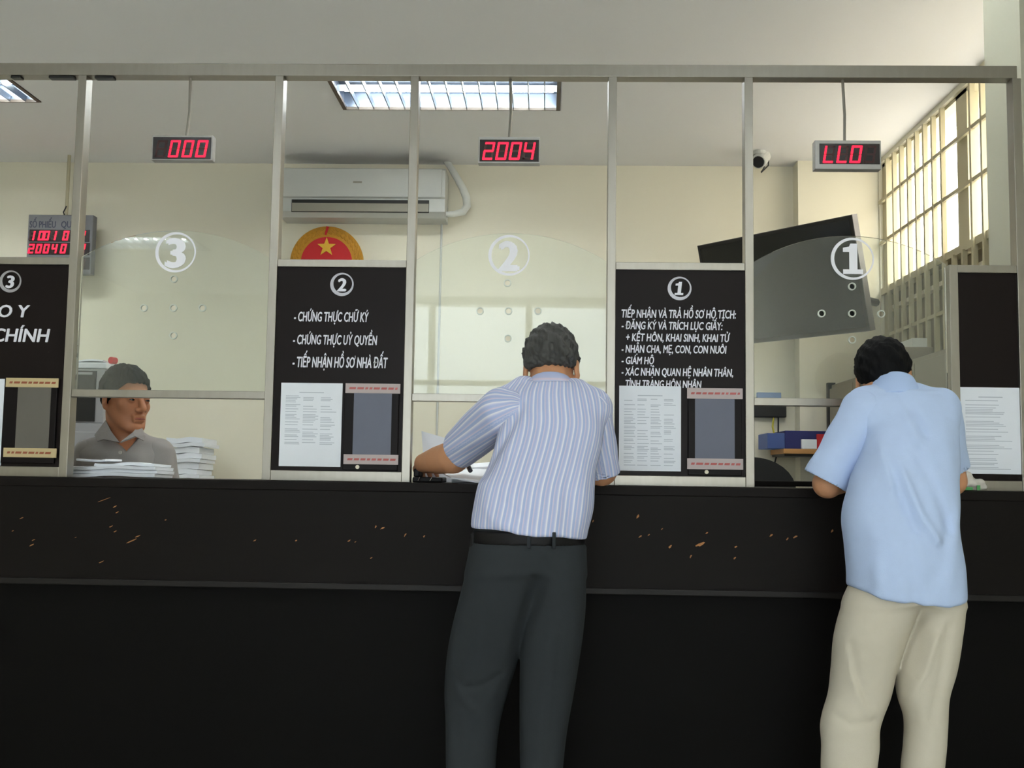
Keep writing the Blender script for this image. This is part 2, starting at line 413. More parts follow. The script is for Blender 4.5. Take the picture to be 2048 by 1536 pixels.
def col(secs, e=2.2, grow=0.0):
    T = resample(secs)
    def fn(x, y, z):
        zf = z.ravel(); c = [np.interp(zf, T[0], T[i])[None, None, :].astype(np.float32) for i in range(1, 5)]
        rx, ry = np.maximum(c[2] + grow, 0.01), np.maximum(c[3] + grow, 0.01)
        q = ((np.abs(x - c[0]) / rx) ** e + (np.abs(y - c[1]) / ry) ** e) ** (1 / e)
        d = (q - 1) * np.minimum(rx, ry) * 0.95
        return np.maximum(d, np.maximum(z - T[0][-1], T[0][0] - z))
    r = T[3].max() + grow; ry = T[4].max() + grow
    return fn, np.array([T[1].min() - r, T[2].min() - ry, T[0][0]]), np.array([T[1].max() + r, T[2].max() + ry, T[0][-1]])
def secs_px(rows):                                                   # (row in the photo, left, right, Y, half depth) -> (z, cx, cy, rx, ry)
    out = []
    for py, xl, xr, Y, ry in rows:
        a, b = PY(xl, py, Y), PY(xr, py, Y); out.append(((a[2] + b[2]) / 2, (a[0] + b[0]) / 2, Y, abs(b[0] - a[0]) / 2, ry))
    return out
def crease(pts_px, Y, amp, wd):                                      # fold drawn along a line on the back of a garment
    P = [PY(px, py, Y) for px, py in pts_px]
    lo = np.min(P, 0) - 4 * wd; hi = np.max(P, 0) + 4 * wd; lo[1] = Y - 0.3; hi[1] = Y + 0.08
    def fn(x, y, z):
        d2 = None
        for a, b in zip(P[:-1], P[1:]):
            dx, dz = b[0] - a[0], b[2] - a[2]; t = np.clip(((x - a[0]) * dx + (z - a[2]) * dz) / (dx * dx + dz * dz), 0, 1)
            q = (x - a[0] - t * dx) ** 2 + (z - a[2] - t * dz) ** 2; d2 = q if d2 is None else np.minimum(d2, q)
        return amp * np.exp(-d2 / wd**2) * (1 / (1 + np.exp((y - Y - 0.03) / 0.012))) + 0 * y
    return fn, lo, hi
def rotm(yaw=0, pitch=0, roll=0):                                    # Rz @ Rx @ Ry, degrees
    a, b, c = [math.radians(v) for v in (yaw, pitch, roll)]
    return np.array(Matrix.Rotation(a, 3, 'Z') @ Matrix.Rotation(b, 3, 'X') @ Matrix.Rotation(c, 3, 'Y'))


# ------------------------------------------------------------------ the setting
CZ = 3.11; BY = 6.87; RX = 2.09; LX = -4.7; PYF = 3.5
def struct(b, name, mat, **k): return b.build(name, mat, None, kind='structure', **k)
struct(B().box(LX, RX + 0.2, HY, BY, -0.05, 0), 'floor', 'tile')
LAMPS = [(-1.15, 0.065, 5.24, 5.815, 'recessed louvred ceiling lamp with two bright tubes above the emblem'), (-4.02, -2.805, 5.14, 5.715, 'recessed louvred ceiling lamp cut off at the top left corner')]
for x, s in ((-4.02, 'at the left'), (-1.15, 'in the middle'), (0.35, 'at the right')): LAMPS.append((x, x + 1.2, 3.62, 4.2, 'added unseen louvred ceiling lamp over the counter ' + s))  # unseen row above the view, added to brighten the office
for x, y, s in ((-4.28, -2.6, 'far from the entrance'), (-2.3, 0.3, 'added unseen over the left side'), (0.5, 0.3, 'added unseen over the right side')): LAMPS.append((x, x + 1.2, y, y + 0.58, 'recessed louvred ceiling lamp in the hall ' + s))  # left and right hall lamps are unseen, added to light the hall
xs = sorted({LX, RX + 0.2} | {q for l in LAMPS for q in l[:2]}); ys = sorted({HY - 0.2, BY + 0.2} | {q for l in LAMPS for q in l[2:4]})
b = B()
for ya, yb in zip(ys[:-1], ys[1:]):
    run = None
    for xa, xb in zip(xs[:-1], xs[1:]):
        hole = any(l[0] <= (xa + xb) / 2 <= l[1] and l[2] <= (ya + yb) / 2 <= l[3] for l in LAMPS)
        if hole:
            if run is not None: b.box(run, xa, ya, yb, CZ, CZ + 0.14)
            run = None
        elif run is None: run = xa
    if run is not None: b.box(run, xs[-1], ya, yb, CZ, CZ + 0.14)
struct(b, 'ceiling', 'ceil')
b = B().box(LX - 0.2, RX + 0.2, BY, BY + 0.2, 0, CZ)
struct(b, 'wall_back', 'wall')
struct(B().box(1.585, RX, BY - 0.13, BY, 0, CZ), 'pillar_corner', 'wall')
struct(B().box(LX - 0.2, LX, HY, BY, 0, CZ), 'wall_left', 'wall')
# right wall: solid pieces round the office window and round the hall window
WY0, WY1, WZ0 = 3.94, 6.72, 1.0
b = B().box(RX, RX + 0.2, WY1, BY, 0, CZ).box(RX, RX + 0.2, WY0, WY1, 0, WZ0).box(RX, RX + 0.2, WY0, WY1, CZ - 0.03, CZ)
b.box(RX, RX + 0.2, HY, WY0, 0, CZ)
struct(b, 'wall_right', 'wall')
# wall behind the camera with the wide entrance
b = B().box(LX, -2.5, HY - 0.2, HY, 0, CZ).box(2.1, RX + 0.2, HY - 0.2, HY, 0, CZ).box(-2.5, 2.1, HY - 0.2, HY, 3.02, CZ)
struct(b, 'wall_front', 'hall')
b = B()
for x in (-2.46, -1.3, -0.2, 0.9, 2.06): b.box(x - 0.04, x + 0.04, HY - 0.12, HY - 0.04, 0, 3.02)
b.box(-2.5, 2.1, HY - 0.12, HY - 0.04, 2.1, 2.16)
struct(b, 'door_1', 'alu')
struct(B().box(1.62, RX, 3.64, 3.94, 0, CZ), 'pillar_hall', 'pillar')
struct(B().box(-30, 30, -30, 40, -0.35, -0.06), 'ground', 'ground')
struct(B().box(4.4, 9, -1, 16, -0.06, 9.0).box(4.2, 4.4, 2, 6, 2.5, 2.7), 'building_neighbour', 'build')
struct(B().box(-14, 12, -17, -13, -0.06, 6.0).box(7, 12, -13, -6.2, -.06, 7.0), 'building_sky_blocker', 'sky_blocker')  # unseen, added to block low sky and dim the glare in the panes

# office window: frame, bar grille, closed lower shutters
win = bpy.data.objects.new('window_1', None); COL.objects.link(win); win.location = (RX, 5.3, WZ0); ORG['window_1'] = np.array((RX, 5.3, WZ0)); win['kind'] = 'structure'
b = B()
b.box(RX + 0.02, RX + 0.08, WY1 - 0.06, WY1, WZ0, CZ - 0.03).box(RX + 0.02, RX + 0.08, WY0, WY0 + 0.06, WZ0, CZ - 0.03)
b.box(RX + 0.02, RX + 0.08, 5.36, 5.50, 2.25, CZ - 0.03)
b.box(RX + 0.0, RX + 0.09, WY0, WY1, 2.245, 2.285).box(RX + 0.02, RX + 0.08, WY0, WY1, CZ - 0.05, CZ - 0.03)
b.build('window_frame', 'win', win)
b = B()
y = 6.69 - 0.13
while y > WY0 + 0.1:
    if not 5.33 < y < 5.53: b.box(RX - 0.012, RX + 0.012, y - 0.011, y + 0.011, WZ0, CZ - 0.04)
    else: b.box(RX - 0.012, RX + 0.012, y - 0.011, y + 0.011, WZ0, 2.25)
    y -= 0.131
for zz in (2.835, 2.57, 1.978, 1.7, 1.4): b.box(RX - 0.008, RX + 0.008, WY0, WY1, zz - 0.01, zz + 0.01)
b.build('window_grille', 'win', win)
b = B()
for y0, y1 in ((WY0 + 0.06, 5.4), (5.44, WY1 - 0.06)): b.box(RX + 0.06, RX + 0.09, y0, y1, WZ0, 2.245)
b.build('window_shutter', 'shutter', win)
B().box(RX + 0.02, RX + 0.062, WY0 + 0.06, WY1 - 0.06, 2.135, 2.16).build('window_ledge', 'ledge', win)
# ------------------------------------------------------------------ service counter
FY = 3.4; CT = 1.06
ctr = thing('service_counter', (0, 3.7, 0), 'long dark brown service counter the customers lean on, with chipped front', 'counter')
CB = 3.86
B().box(-4.2, 1.60, FY, CB, CT - 0.03, CT, 0.003).box(1.60, RX - .01, FY, 3.63, CT - 0.03, CT, 0.003).build('counter_top', 'counter', ctr)
B().box(-4.2, RX - .01, FY + 0.004, FY + 0.03, 0.742, CT - 0.03).build('fascia', 'counter', ctr)
B().box(-4.2, RX - .01, FY - 0.004, FY + 0.034, 0.722, 0.742, 0.003).build('edge_band', 'lip', ctr)
B().box(-4.2, RX - .01, FY + 0.06, FY + 0.09, 0.0, 0.722).box(-4.2, RX - .01, FY + .03, FY + .09, .722, .742).build('lower_panel', 'counter_low', ctr)
for xx in (-4.2, -2.3, -.68, 0.44, 1.57): B().box(xx, xx + .03, FY + .09, CB - .02, 0, CT - .03).build('support_panel', 'counter_low', ctr)
random.seed(4)
b = B()
chips = [(42, 1036, 12, 3), (62, 1090, 14, 4), (66, 1080, 8, 3), (229, 1013, 9, 4), (233, 1025, 8, 3), (221, 1053, 10, 4), (229, 1063, 8, 4), (262, 1082, 26, 5), (276, 1072, 14, 3),
         (202, 1124, 12, 3), (206, 1000, 40, 2), (751, 1054, 5, 9), (765, 1056, 10, 6), (697, 1082, 8, 5), (710, 1084, 5, 3), (509, 1081, 8, 3), (592, 1081, 5, 4), (742, 1116, 6, 3), (810, 1070, 4, 8), (848, 1073, 5, 6),
         (1276, 1033, 6, 10), (1340, 1094, 9, 8), (1400, 1089, 22, 10), (1382, 1113, 6, 8), (1281, 1073, 8, 5), (1298, 1070, 6, 4), (1472, 1094, 8, 5), (1470, 1116, 6, 6), (1414, 1066, 6, 4), (1543, 1071, 8, 8), (1591, 1074, 12, 6),
         (1186, 1042, 4, 7), (1575, 1078, 5, 6), (1665, 1062, 5, 8), (24, 1062, 6, 2), (150, 1075, 5, 2), (330, 1040, 5, 3), (1324, 1058, 5, 3)]
for px, py, wpx, hpx in chips:
    c = PY(px, py, FY); n = 9; pts = []
    for k in range(n):
        a = 2 * math.pi * k / n; r = random.uniform(0.45, 1.0)
        u, v = r * math.cos(a) * wpx / 2, r * math.sin(a) * hpx / 2
        pts.append((c[0] + (u + 0.35 * v) / 632, FY + 0.0035, c[2] + (v + 0.4 * u) / 632))
    b.prism(pts, (0, 0.002, 0))
b.build('wear_specks', 'chip', ctr, label='bare tan chips in the dark front')
B().box(0.72, 2.0, 4.06, 4.45, 1.062, 1.082, 0.003).box(0.72, 0.76, 4.06, 4.45, 0, 1.062).box(1.96, 2.0, 4.06, 4.45, 0, 1.062).build(
    'writing_desk', 'counter', None, 'dark high writing desk behind the counter at window one', 'desk')

# ------------------------------------------------------------------ partition frame
PXS = {'Z': -2.72, 'Y': -2.04, 'A': -1.584, 'B': -0.910, 'C': -0.452, 'D': 0.212, 'E': 0.663, 'F': 1.324, 'G': 1.543}
HW = 0.014; PD = 0.05
fr = thing('partition_frame', (0, PYF, CT), 'brushed aluminium frame of posts and rails standing on the dark counter', 'partition')
for k, x in PXS.items():
    B().box(x - HW, x + HW, PYF, PYF + PD, CT, 1.793 if k == 'F' else 2.42, 0.0015).build('post', 'alu', fr)
B().box(-4.2, 1.545, PYF, PYF + PD, 2.42, 2.462, 0.002).build('top_beam', 'alu', fr)
for a, c in (('Z', 'Y'), ('A', 'B'), ('C', 'D'), ('E', 'F')):
    if a == 'Z': continue
    B().box(PXS[a] + HW, PXS[c] - HW, PYF + 0.004, PYF + PD - 0.004, 1.326, 1.351, 0.0015).build('cross_rail', 'alu', fr)
for a, c in (('Y', 'A'), ('B', 'C'), ('D', 'E'), ('F', 'G')):
    B().box(PXS[a] + HW, PXS[c] - HW, PYF + 0.002, PYF + PD - 0.004, 1.768, 1.793, 0.0015).build('panel_top_rail', 'alu', fr)
    B().box(PXS[a] + HW, PXS[c] - HW, PYF + 0.002, PYF + PD - 0.004, CT, 1.093, 0.0015).build('panel_bottom_rail', 'alu', fr)

for xa, xb in ((96, 146), (188, 226), (20, 40)):
    q0, q1 = PY(xa, 148, PYF)[0], PY(xb, 148, PYF)[0]
    B().box(q0, q1, PYF + .004, PYF + .03, 2.411, 2.4195, .002).build('tape_remnant', 'black', fr, 'dark tape left under the top rail')
def numeral(b, ch, cx, z0, z1, Y, shear=0.0, bold=0.045, depth=0.0012):
    h = z1 - z0
    if ch == '1':                                                    # slab-footed one
        P = [(-.30, 0), (.34, 0), (.34, .15), (.16, .15), (.16, 1.0), (-.06, 1.0), (-.10, .90), (-.30, .86), (-.30, .72), (-.10, .72), (-.10, .15), (-.30, .15)]
        b.prism([(cx + (p[0] + shear * (p[1] - .5)) * h, Y, z0 + p[1] * h) for p in P], (0, -depth, 0))
    else: text_into(b, ch, cx - h * 0.36, cx + h * 0.36, z0, z1, Y, bold, shear, depth)

BYF = PYF + 0.012                                                    # face of the dark boards
def sign_board(a, c, label, badge=None, lines=(), badge_px=None):
    x0, x1 = PXS[a] + HW, PXS[c] - HW
    t = thing('sign_board', ((x0 + x1) / 2, BYF, 1.093), label, 'sign')
    B().box(x0, x1, BYF, BYF + 0.012, 1.093, 1.768).build('board', 'board', t)
    if badge:
        px, py, r = badge_px; cpt = PY(px, py, BYF); rr = r * 3.5 / 2150
        B().ring(cpt, rr, rr * 0.8, BYF - 0.002, 0.002, fan=lambda q: (rr * 0.80, rr * 0.07 * 1, rr * 0.06)).build('badge_ring', 'ring', t)
        b = B(); numeral(b, badge, cpt[0] - 0.001, cpt[2] - rr * 0.56, cpt[2] + rr * 0.56, BYF, 0.1); b.build('badge_numeral', 'letter', t)
    if lines:
        for s, xa, xb, yt, yb in lines:
            b = B()
            p, q = PY(xa, yb, BYF), PY(xb, yt, BYF); mid = PY((xa + xb) / 2, yb, BYF)
            text_into(b, s, p[0], q[0], mid[2], mid[2] + (yb - yt) * 3.5 / 2150, BYF, 0.026, 0.14, 0.0018)
            b.build('lettering', 'letter', t)
    return t
sign_board('Y', 'A', 'dark sign board numbered 3 reading SAO Y, cut off by the photo edge', '3',
           [('SAO Y', -46, 61, 608, 634), ('BẢN CHÍNH', -98, 101, 655, 683)], (21, 563, 23))
sign_board('B', 'C', 'dark sign board numbered 2 with three lines of white capitals', '2',
           [('- CHỨNG THỰC CHỮ KÝ', 588, 738, 623, 643), ('- CHỨNG THỰC UỶ QUYỀN', 586, 755, 669, 689), ('- TIẾP NHẬN HỒ SƠ NHÀ ĐẤT', 585, 776, 713, 735)], (684, 569, 24))
sign_board('D', 'E', 'dark sign board numbered 1 with seven lines of white capitals', '1',
           [('TIẾP NHẬN VÀ TRẢ HỒ SƠ HỘ TỊCH:', 1243, 1472, 619, 636), ('- ĐĂNG KÝ VÀ TRÍCH LỤC GIẤY:', 1243, 1445, 643, 659),
            ('+ KẾT HÔN, KHAI SINH, KHAI TỬ', 1252, 1460, 667, 683), ('- NHẬN CHA, MẸ, CON, CON NUÔI', 1243, 1453, 690, 706), ('- GIÁM HỘ', 1243, 1308, 713, 728),
            ('- XÁC NHẬN QUAN HỆ NHÂN THÂN,', 1243, 1466, 736, 752), ('TÌNH TRẠNG HÔN NHÂN', 1251, 1403, 760, 775)], (1359, 577, 24))
sign_board('F', 'G', 'narrow dark board without writing beside the right pillar', None)

def notice(px, label, seed, cols):
    x0, y0, x1, y1 = px; Yn = BYF - 0.0035
    a, c = PY(x0, (y0 + y1) / 2, Yn), PY(x1, (y0 + y1) / 2, Yn); zt, zb = PY((x0 + x1) / 2, y0, Yn)[2], PY((x0 + x1) / 2, y1, Yn)[2]
    t = thing('notice_sheet', ((a[0] + c[0]) / 2, Yn, zb), label, 'notice')
    B().box(a[0], c[0], Yn, Yn + 0.002, zb, zt).build('sheet', 'paper', t)
    rnd = random.Random(seed); b = B(); W = c[0] - a[0]; Hh = zt - zb; zz = zt - 0.03
    b.box(a[0] + W * .3, a[0] + W * .7, Yn - 0.0004, Yn, zz - .003, zz); zz -= 0.012
    while zz > zb + Hh * (0.27 if cols == 3 else 0.06):
        for k in range(cols):
            u0 = a[0] + W * (0.08 + k * 0.86 / cols); u1 = u0 + W * 0.86 / cols * rnd.uniform(0.5, 0.9)
            if rnd.random() < 0.8: b.box(u0, u1, Yn - 0.0004, Yn, zz - 0.0022, zz)
        zz -= rnd.choice((0.005, 0.005, 0.009))
    b.build('printed_lines', 'print_', t)
notice((-118, 757, 6, 930), 'white notice on the SAO Y board, almost outside the photo', 3, 3)
notice((560, 766, 683, 933), 'white printed notice on the board numbered 2', 5, 3)
notice((1238, 772, 1362, 942), 'white tabled notice covering the last line of the board numbered 1', 6, 4)
notice((1922, 775, 2043, 948), 'pale printed notice on the narrow board beside the right pillar', 7, 1)

def pocket(top, bot, scr, label, sm, cm, rm, seed, dot=None):
    Yp = BYF - 0.012
    xl, xr = PY(min(top[0], bot[0]), top[1], Yp)[0], PY(max(top[2], bot[2]), top[1], Yp)[0]
    zt, zb = PY(top[0], top[1] - 2, Yp)[2], PY(bot[0], bot[3] + 12, Yp)[2]
    t = thing('card_pocket', ((xl + xr) / 2, Yp, zb), label, 'card holder')
    B().box(xl + 0.004, xr - 0.004, Yp, BYF, zb, zt, 0.002).build('holder', 'pocket', t)
    a, c = PY(scr[0], scr[3], Yp), PY(scr[2], scr[1], Yp)
    B().box(a[0], c[0], Yp - 0.0015, Yp, a[2], c[2]).build('card', cm, t)
    rnd = random.Random(seed)
    for q in (top, bot):
        a, c = PY(q[0], q[3], Yp), PY(q[2], q[1], Yp)
        s = B().box(a[0], c[0], Yp - 0.003, Yp, a[2], c[2]).build('label_strip', sm, t)
        b = B(); u = a[0] + 0.012; zm = (a[2] + c[2]) / 2
        while u < c[0] - 0.016:
            wd = rnd.uniform(0.008, 0.022); wd = min(wd, c[0] - 0.010 - u)
            b.prism([(u, Yp - 0.0036, zm - 0.0035), (u + wd, Yp - 0.0036, zm - 0.0035), (u + wd + 0.002, Yp - 0.0036, zm + 0.0035), (u + 0.002, Yp - 0.0036, zm + 0.0035)], (0, 0.0006, 0)); u += wd + 0.005
        b.build('red_marking', rm, s)
    if dot:
        q = PY(dot[0], dot[1], Yp); B().tube([(q[0], Yp - .004, q[2]), (q[0], Yp, q[2])], .0065, 12).build('lock', 'ledge', t)
    return t
pocket((12, 757, 118, 774), (7, 897, 114, 914), (30, 775, 103, 896), 'black card pocket with tan label strips on the SAO Y board', 'strip_tan', 'screen_grey', 'brownprint', 1)
pocket((691, 768, 801, 786), (687, 910, 797, 928), (705, 787, 784, 909), 'black card pocket with pinkish strips, under the three line board text', 'strip', 'screen_blue', 'redprint', 2, (715, 934))
pocket((1374, 777, 1485, 797), (1374, 918, 1486, 938), (1390, 798, 1469, 917), 'black card pocket with pinkish strips, under the seven line board text', 'strip', 'screen_blue', 'redprint', 3, (1413, 944))

# ------------------------------------------------------------------ arched panes
def pane(a, c, ch, ring_px, holes, label):
    x0, x1 = PXS[a] + HW + 0.002, PXS[c] - HW - 0.002; Yp = PYF + 0.03; zb = 1.351; zs = 1.80; zt = 1.892; hw = (x1 - x0) / 2; cx = (x0 + x1) / 2
    t = thing('window_pane', (cx, Yp, zb), label, 'pane')
    s = zt - zs; rad = (hw * hw + s * s) / (2 * s)
    out = [(x0, zb), (x1, zb)] + [(cx + hw * math.cos(math.pi * k / 30), 0) for k in range(31)]
    out = [(x, zz if i < 2 else zt - rad + math.sqrt(max(rad * rad - (x - cx) ** 2, 0))) for i, (x, zz) in enumerate(out)]
    cu = bpy.data.curves.new('p', 'CURVE'); cu.dimensions = '2D'; cu.fill_mode = 'BOTH'; cu.extrude = 0.003
    def spl(pts):
        sp = cu.splines.new('POLY'); sp.points.add(len(pts) - 1); sp.use_cyclic_u = True
        for q, (x, zz) in zip(sp.points, pts): q.co = (x - cx, zz - zb, 0, 1)
    spl(out); hc = []
    for px, py in holes:
        p = PY(px, py, Yp); hc.append(p); spl([(p[0] + 0.009 * math.cos(2 * math.pi * k / 20), p[2] + 0.009 * math.sin(2 * math.pi * k / 20)) for k in range(20)])
    o = bpy.data.objects.new('p', cu); COL.objects.link(o); dg = bpy.context.evaluated_depsgraph_get()
    me = bpy.data.meshes.new_from_object(o.evaluated_get(dg)); bpy.data.objects.remove(o)
    me.materials.clear(); me.transform(Matrix.Rotation(math.radians(90), 4, 'X'))
    link_mesh(me, 'acrylic_sheet', 'pane', t, ORG[t.name])
    for p in hc: B().ring(p, 0.0125, 0.0092, Yp - 0.0045, 0.009, 20).build('hole_rim', 'rim', t)
    px, py, r = ring_px; cp = PY(px, py, Yp); rr = r * 3.53 / 2150
    B().ring(cp, rr, rr * 0.88, Yp - 0.0045, 0.0012, fan=lambda q: (rr * 0.885, rr * 0.045, rr * 0.0)).build('number_ring', 'decal', t)
    b = B(); numeral(b, ch, cp[0], cp[2] - rr * 0.72, cp[2] + rr * 0.72, Yp - 0.0033, 0.0, 0.05); b.build('number', 'decal', t)
pane('A', 'B', '3', (352, 505, 42), [(348, 558), (288, 616), (347, 616), (405, 616), (347, 671)], 'arched clear pane numbered 3 in front of the clerk')
pane('C', 'D', '2', (1018, 511, 42), [(1015, 566), (960, 622), (1017, 622), (1076, 622), (1016, 677)], 'arched clear pane numbered 2 above the striped shirt man')
pane('E', 'F', '1', (1704, 518, 43), [(1704, 573), (1643, 627), (1704, 627), (1762, 628), (1704, 680)], 'arched clear pane numbered 1 in front of the television')

# ------------------------------------------------------------------ LED counters
SEG = {'0': 'abcdef', '1': 'bc', '2': 'abged', '4': 'fgbc', 'L': 'fed', '8': 'abcdefg', ' ': ''}
def segs(b, on, x0, x1, z0, z1, Y, sl=0.16, th=0.17, dep=0.002):
    w = x1 - x0; h = z1 - z0; t = th * w * 1.15; zm = (z0 + z1) / 2; g = 0.04 * w
    R = {'a': (x0 + g, x1 - g, z1 - t, z1), 'd': (x0 + g, x1 - g, z0, z0 + t), 'g': (x0 + g, x1 - g, zm - t / 2, zm + t / 2),
         'f': (x0, x0 + t, zm + g, z1 - g), 'e': (x0, x0 + t, z0 + g, zm - g), 'b': (x1 - t, x1, zm + g, z1 - g), 'c': (x1 - t, x1, z0 + g, zm - g)}
    for k in on:
        a, c, e, f = R[k]; b.prism([(u + sl * (v - zm), Y, v) for u, v in ((a, e), (c, e), (c, f), (a, f))], (0, -dep, 0))
def digit(par, ch, x0, x1, z0, z1, Y, th=0.17):
    rest = [s for s in 'abcdefg' if s not in SEG[ch]]
    if SEG[ch]: b = B(); segs(b, SEG[ch], x0, x1, z0, z1, Y, th=th); b.build('digit', 'led_on', par)
    if rest: b = B(); segs(b, rest, x0, x1, z0, z1, Y, th=th, dep=0.0008); b.build('unlit_digit', 'led_off', par, 'unlit dark red segments')
def led_sign(case, face, digs, rod_top, label, Y=3.49):
    a, c = PY(case[0], case[3], Y), PY(case[2], case[1], Y); cx = (a[0] + c[0]) / 2
    t = thing('number_display', (cx, Y, a[2]), label, 'number display')
    B().box(a[0], c[0], Y, Y + 0.035, a[2], c[2], 0.002).build('case', 'led_case', t)
    e, f = PY(face[0], face[3], Y), PY(face[2], face[1], Y)
    B().box(e[0], f[0], Y - 0.002, Y, e[2], f[2]).build('display_window', 'led_face', t)
    for ch, xa, xb, yt, yb in digs:
        p, q = PY(xa, yb, Y), PY(xb, yt, Y); zc = PY((xa + xb) / 2, (yt + yb) / 2, Y)[2]; hh = (yb - yt) * Y / 2150 / 2
        digit(t, ch, p[0], q[0], zc - hh, zc + hh, Y - 0.002)
    xr = PY(rod_top[0], rod_top[1], Y)[0]; 
    B().tube([(xr, Y + 0.02, c[2]), (xr + 0.004, Y + 0.03, 2.30), (xr, Y + 0.035, 2.42)], 0.005, 8).build('hanging_rod', 'rod', t)
led_sign((302, 271, 426, 320), (305, 275, 423, 318), [(' ', 312, 334, 280, 316), ('0', 339, 360, 280, 316), ('0', 366, 387, 280, 316), ('0', 393, 415, 280, 316)], (374, 150), 'small red number display showing 000 above window three')
led_sign((956, 274, 1080, 326), (959, 280, 1078, 323), [('2', 967, 988, 284, 321), ('0', 993, 1015, 284, 321), ('0', 1020, 1042, 284, 321), ('4', 1047, 1069, 284, 321)], (1020, 150), 'small red number display showing 2004 above window two')
led_sign((1630, 281, 1762, 338), (1639, 288, 1759, 328), [('L', 1648, 1668, 291, 327), ('L', 1675, 1695, 291, 327), ('0', 1701, 1722, 291, 327), (' ', 1729, 1750, 291, 327)], (1691, 155), 'small red number display showing LLO above window one')

# queue board behind, hanging from the ceiling
Y = 6.68
a, c = PY(51, 547, Y), PY(187, 430, Y); t = thing('queue_board', ((a[0] + c[0]) / 2, Y, a[2]), 'grey hanging queue board with rows of red digits behind the left post', 'number display')
B().box(a[0], c[0], Y, Y + 0.06, a[2], c[2], 0.004).build('case', 'board_grey', t)
fc = B()
for rk, (yt, yb, st) in enumerate(((461, 482, ' 1001 02'), (487, 508, '2004 02'), (516, 537, '    ')),):
    p, q = PY(58, yb + 1, Y), PY(180, yt - 1, Y); fc.box(p[0], q[0], Y - 0.002, Y, p[2], q[2])
    xs = [[66, 78, 88.5, 109, 127, 160], [58, 73, 88, 104, 122, 160]][rk] if rk < 2 else [58, 73, 88, 104, 122, 160]
    for ch, xa in zip((['1', '0', '0', '1', '0', '2'], ['2', '0', '0', '4', '0', '2'], [' '] * 6)[rk], xs):
        zc = PY(xa, (yt + yb) / 2, Y)[2]; h = (yb - yt) * Y / 2150 * 0.47; xx = PY(xa, yt, Y)[0]; wd = 11.5 * Y / 2150
        if ch == '1': xx -= wd * .6
        digit(t, ch, xx, xx + wd, zc - h, zc + h, Y - 0.002, 0.24)
fc.build('display_window', 'led_face', t)
b = B(); p, q = PY(59, 455, Y), PY(112, 442, Y); text_into(b, 'SỐ PHIẾU', p[0], q[0], p[2], q[2], Y, 0.02); b.build('lettering', 'ink', t); b = B(); p, q = PY(122, 455, Y), PY(162, 442, Y); text_into(b, 'QUẦY', p[0], q[0], p[2], q[2], Y, 0.02)
b.build('lettering', 'ink', t)
xr = PY(130, 400, Y)[0]
B().tube([(xr, Y + 0.03, c[2]), (xr, Y + 0.03, CZ)], 0.011, 10).build('hanging_pole', 'win', t)
B().tube([(xr + 0.0, Y + 0.012, c[2] - 0.01), (xr - 0.012, Y + 0.012, c[2] + 0.02), (xr + 0.006, Y + 0.012, c[2] + 0.06)], 0.004, 6).build('power_lead', 'black', t)

# ------------------------------------------------------------------ ceiling lamps
def ceiling_lamp(x0, x1, y0, y1, label, group=None):
    x0 += .003; x1 -= .003; y0 += .003; y1 -= .003; zt = CZ + 0.09
    t = thing('ceiling_lamp', ((x0 + x1) / 2, (y0 + y1) / 2, CZ - .004), label, 'ceiling lamp', group)
    b = B().box(x0, x1, y0, y1, zt, zt + .006)
    b.box(x0, x1, y0, y0 + .004, CZ, zt).box(x0, x1, y1 - .004, y1, CZ, zt).box(x0, x0 + .004, y0, y1, CZ, zt).box(x1 - .004, x1, y0, y1, CZ, zt); b.build('reflector_tray', 'lampwhite', t)
    b = B().box(x0, x0 + .022, y0, y1, CZ - .004, CZ + .012).box(x1 - .022, x1, y0, y1, CZ - .004, CZ + .012).box(x0, x1, y0, y0 + .008, CZ - .004, CZ + .012).box(x0, x1, y1 - .008, y1, CZ - .004, CZ + .012); b.build('frame', 'lampedge', t)
    n = 14; d = y1 - y0; b = B()
    for k in range(1, n):
        x = x0 + (x1 - x0) * k / n; b.box(x - 0.003, x + 0.003, y0 + 0.008, y1 - 0.008, CZ, CZ + 0.034)
    b.box(x0 + .02, x1 - .02, y0 + d * .5 - 0.003, y0 + d * .5 + 0.003, CZ, CZ + 0.034)
    b.build('louvre', 'louver', t)
    for q in (0.3, 0.7): B().tube([(x0 + 0.04, y0 + d * q, CZ + 0.056), (x1 - 0.04, y0 + d * q, CZ + 0.056)], 0.016, 12).build('lamp_tube', 'tube', t)
for l in LAMPS: ceiling_lamp(*l)

# ------------------------------------------------------------------ back wall things
Y = BY - 0.23
a, c = PY(563, 430, Y), PY(891, 335, Y)
t = thing('air_conditioner', ((a[0] + c[0]) / 2, BY, a[2]), 'white wall air conditioner high on the cream back wall', 'air conditioner')
zT, zB = c[2], a[2]; x0, x1 = a[0] - 0.02, c[0]
def prof(xa, xb, pts, name, mat, par):
    b = B(); b.prism([(xa, p[0], p[1]) for p in pts], (xb - xa, 0, 0)); return b.build(name, mat, par)
prof(x0, x1, [(BY, zT), (Y + 0.03, zT), (Y, zT - 0.02), (Y, zT - 0.19), (Y + 0.012, zT - 0.2), (Y + 0.012, zB + 0.03), (Y + 0.06, zB), (BY, zB)], 'body', 'ac', t)
B().box(x0 + 0.002, x1 - 0.02, Y - 0.008, Y + 0.0, zT - 0.195, zT - 0.012, 0.004).build('front_panel', 'ac', t)
va, vc = PY(582, 423, Y), PY(858, 400, Y)
B().box(va[0], vc[0], Y + 0.006, Y + 0.014, va[2], vc[2]).build('air_slot', 'ac_dark', t)
b = B().box(va[0] + .005, vc[0] - .002, Y + 0.0, Y + 0.008, va[2] + 0.004, vc[2] - 0.024)
b.build('vent_flap', 'ac_grey', t)
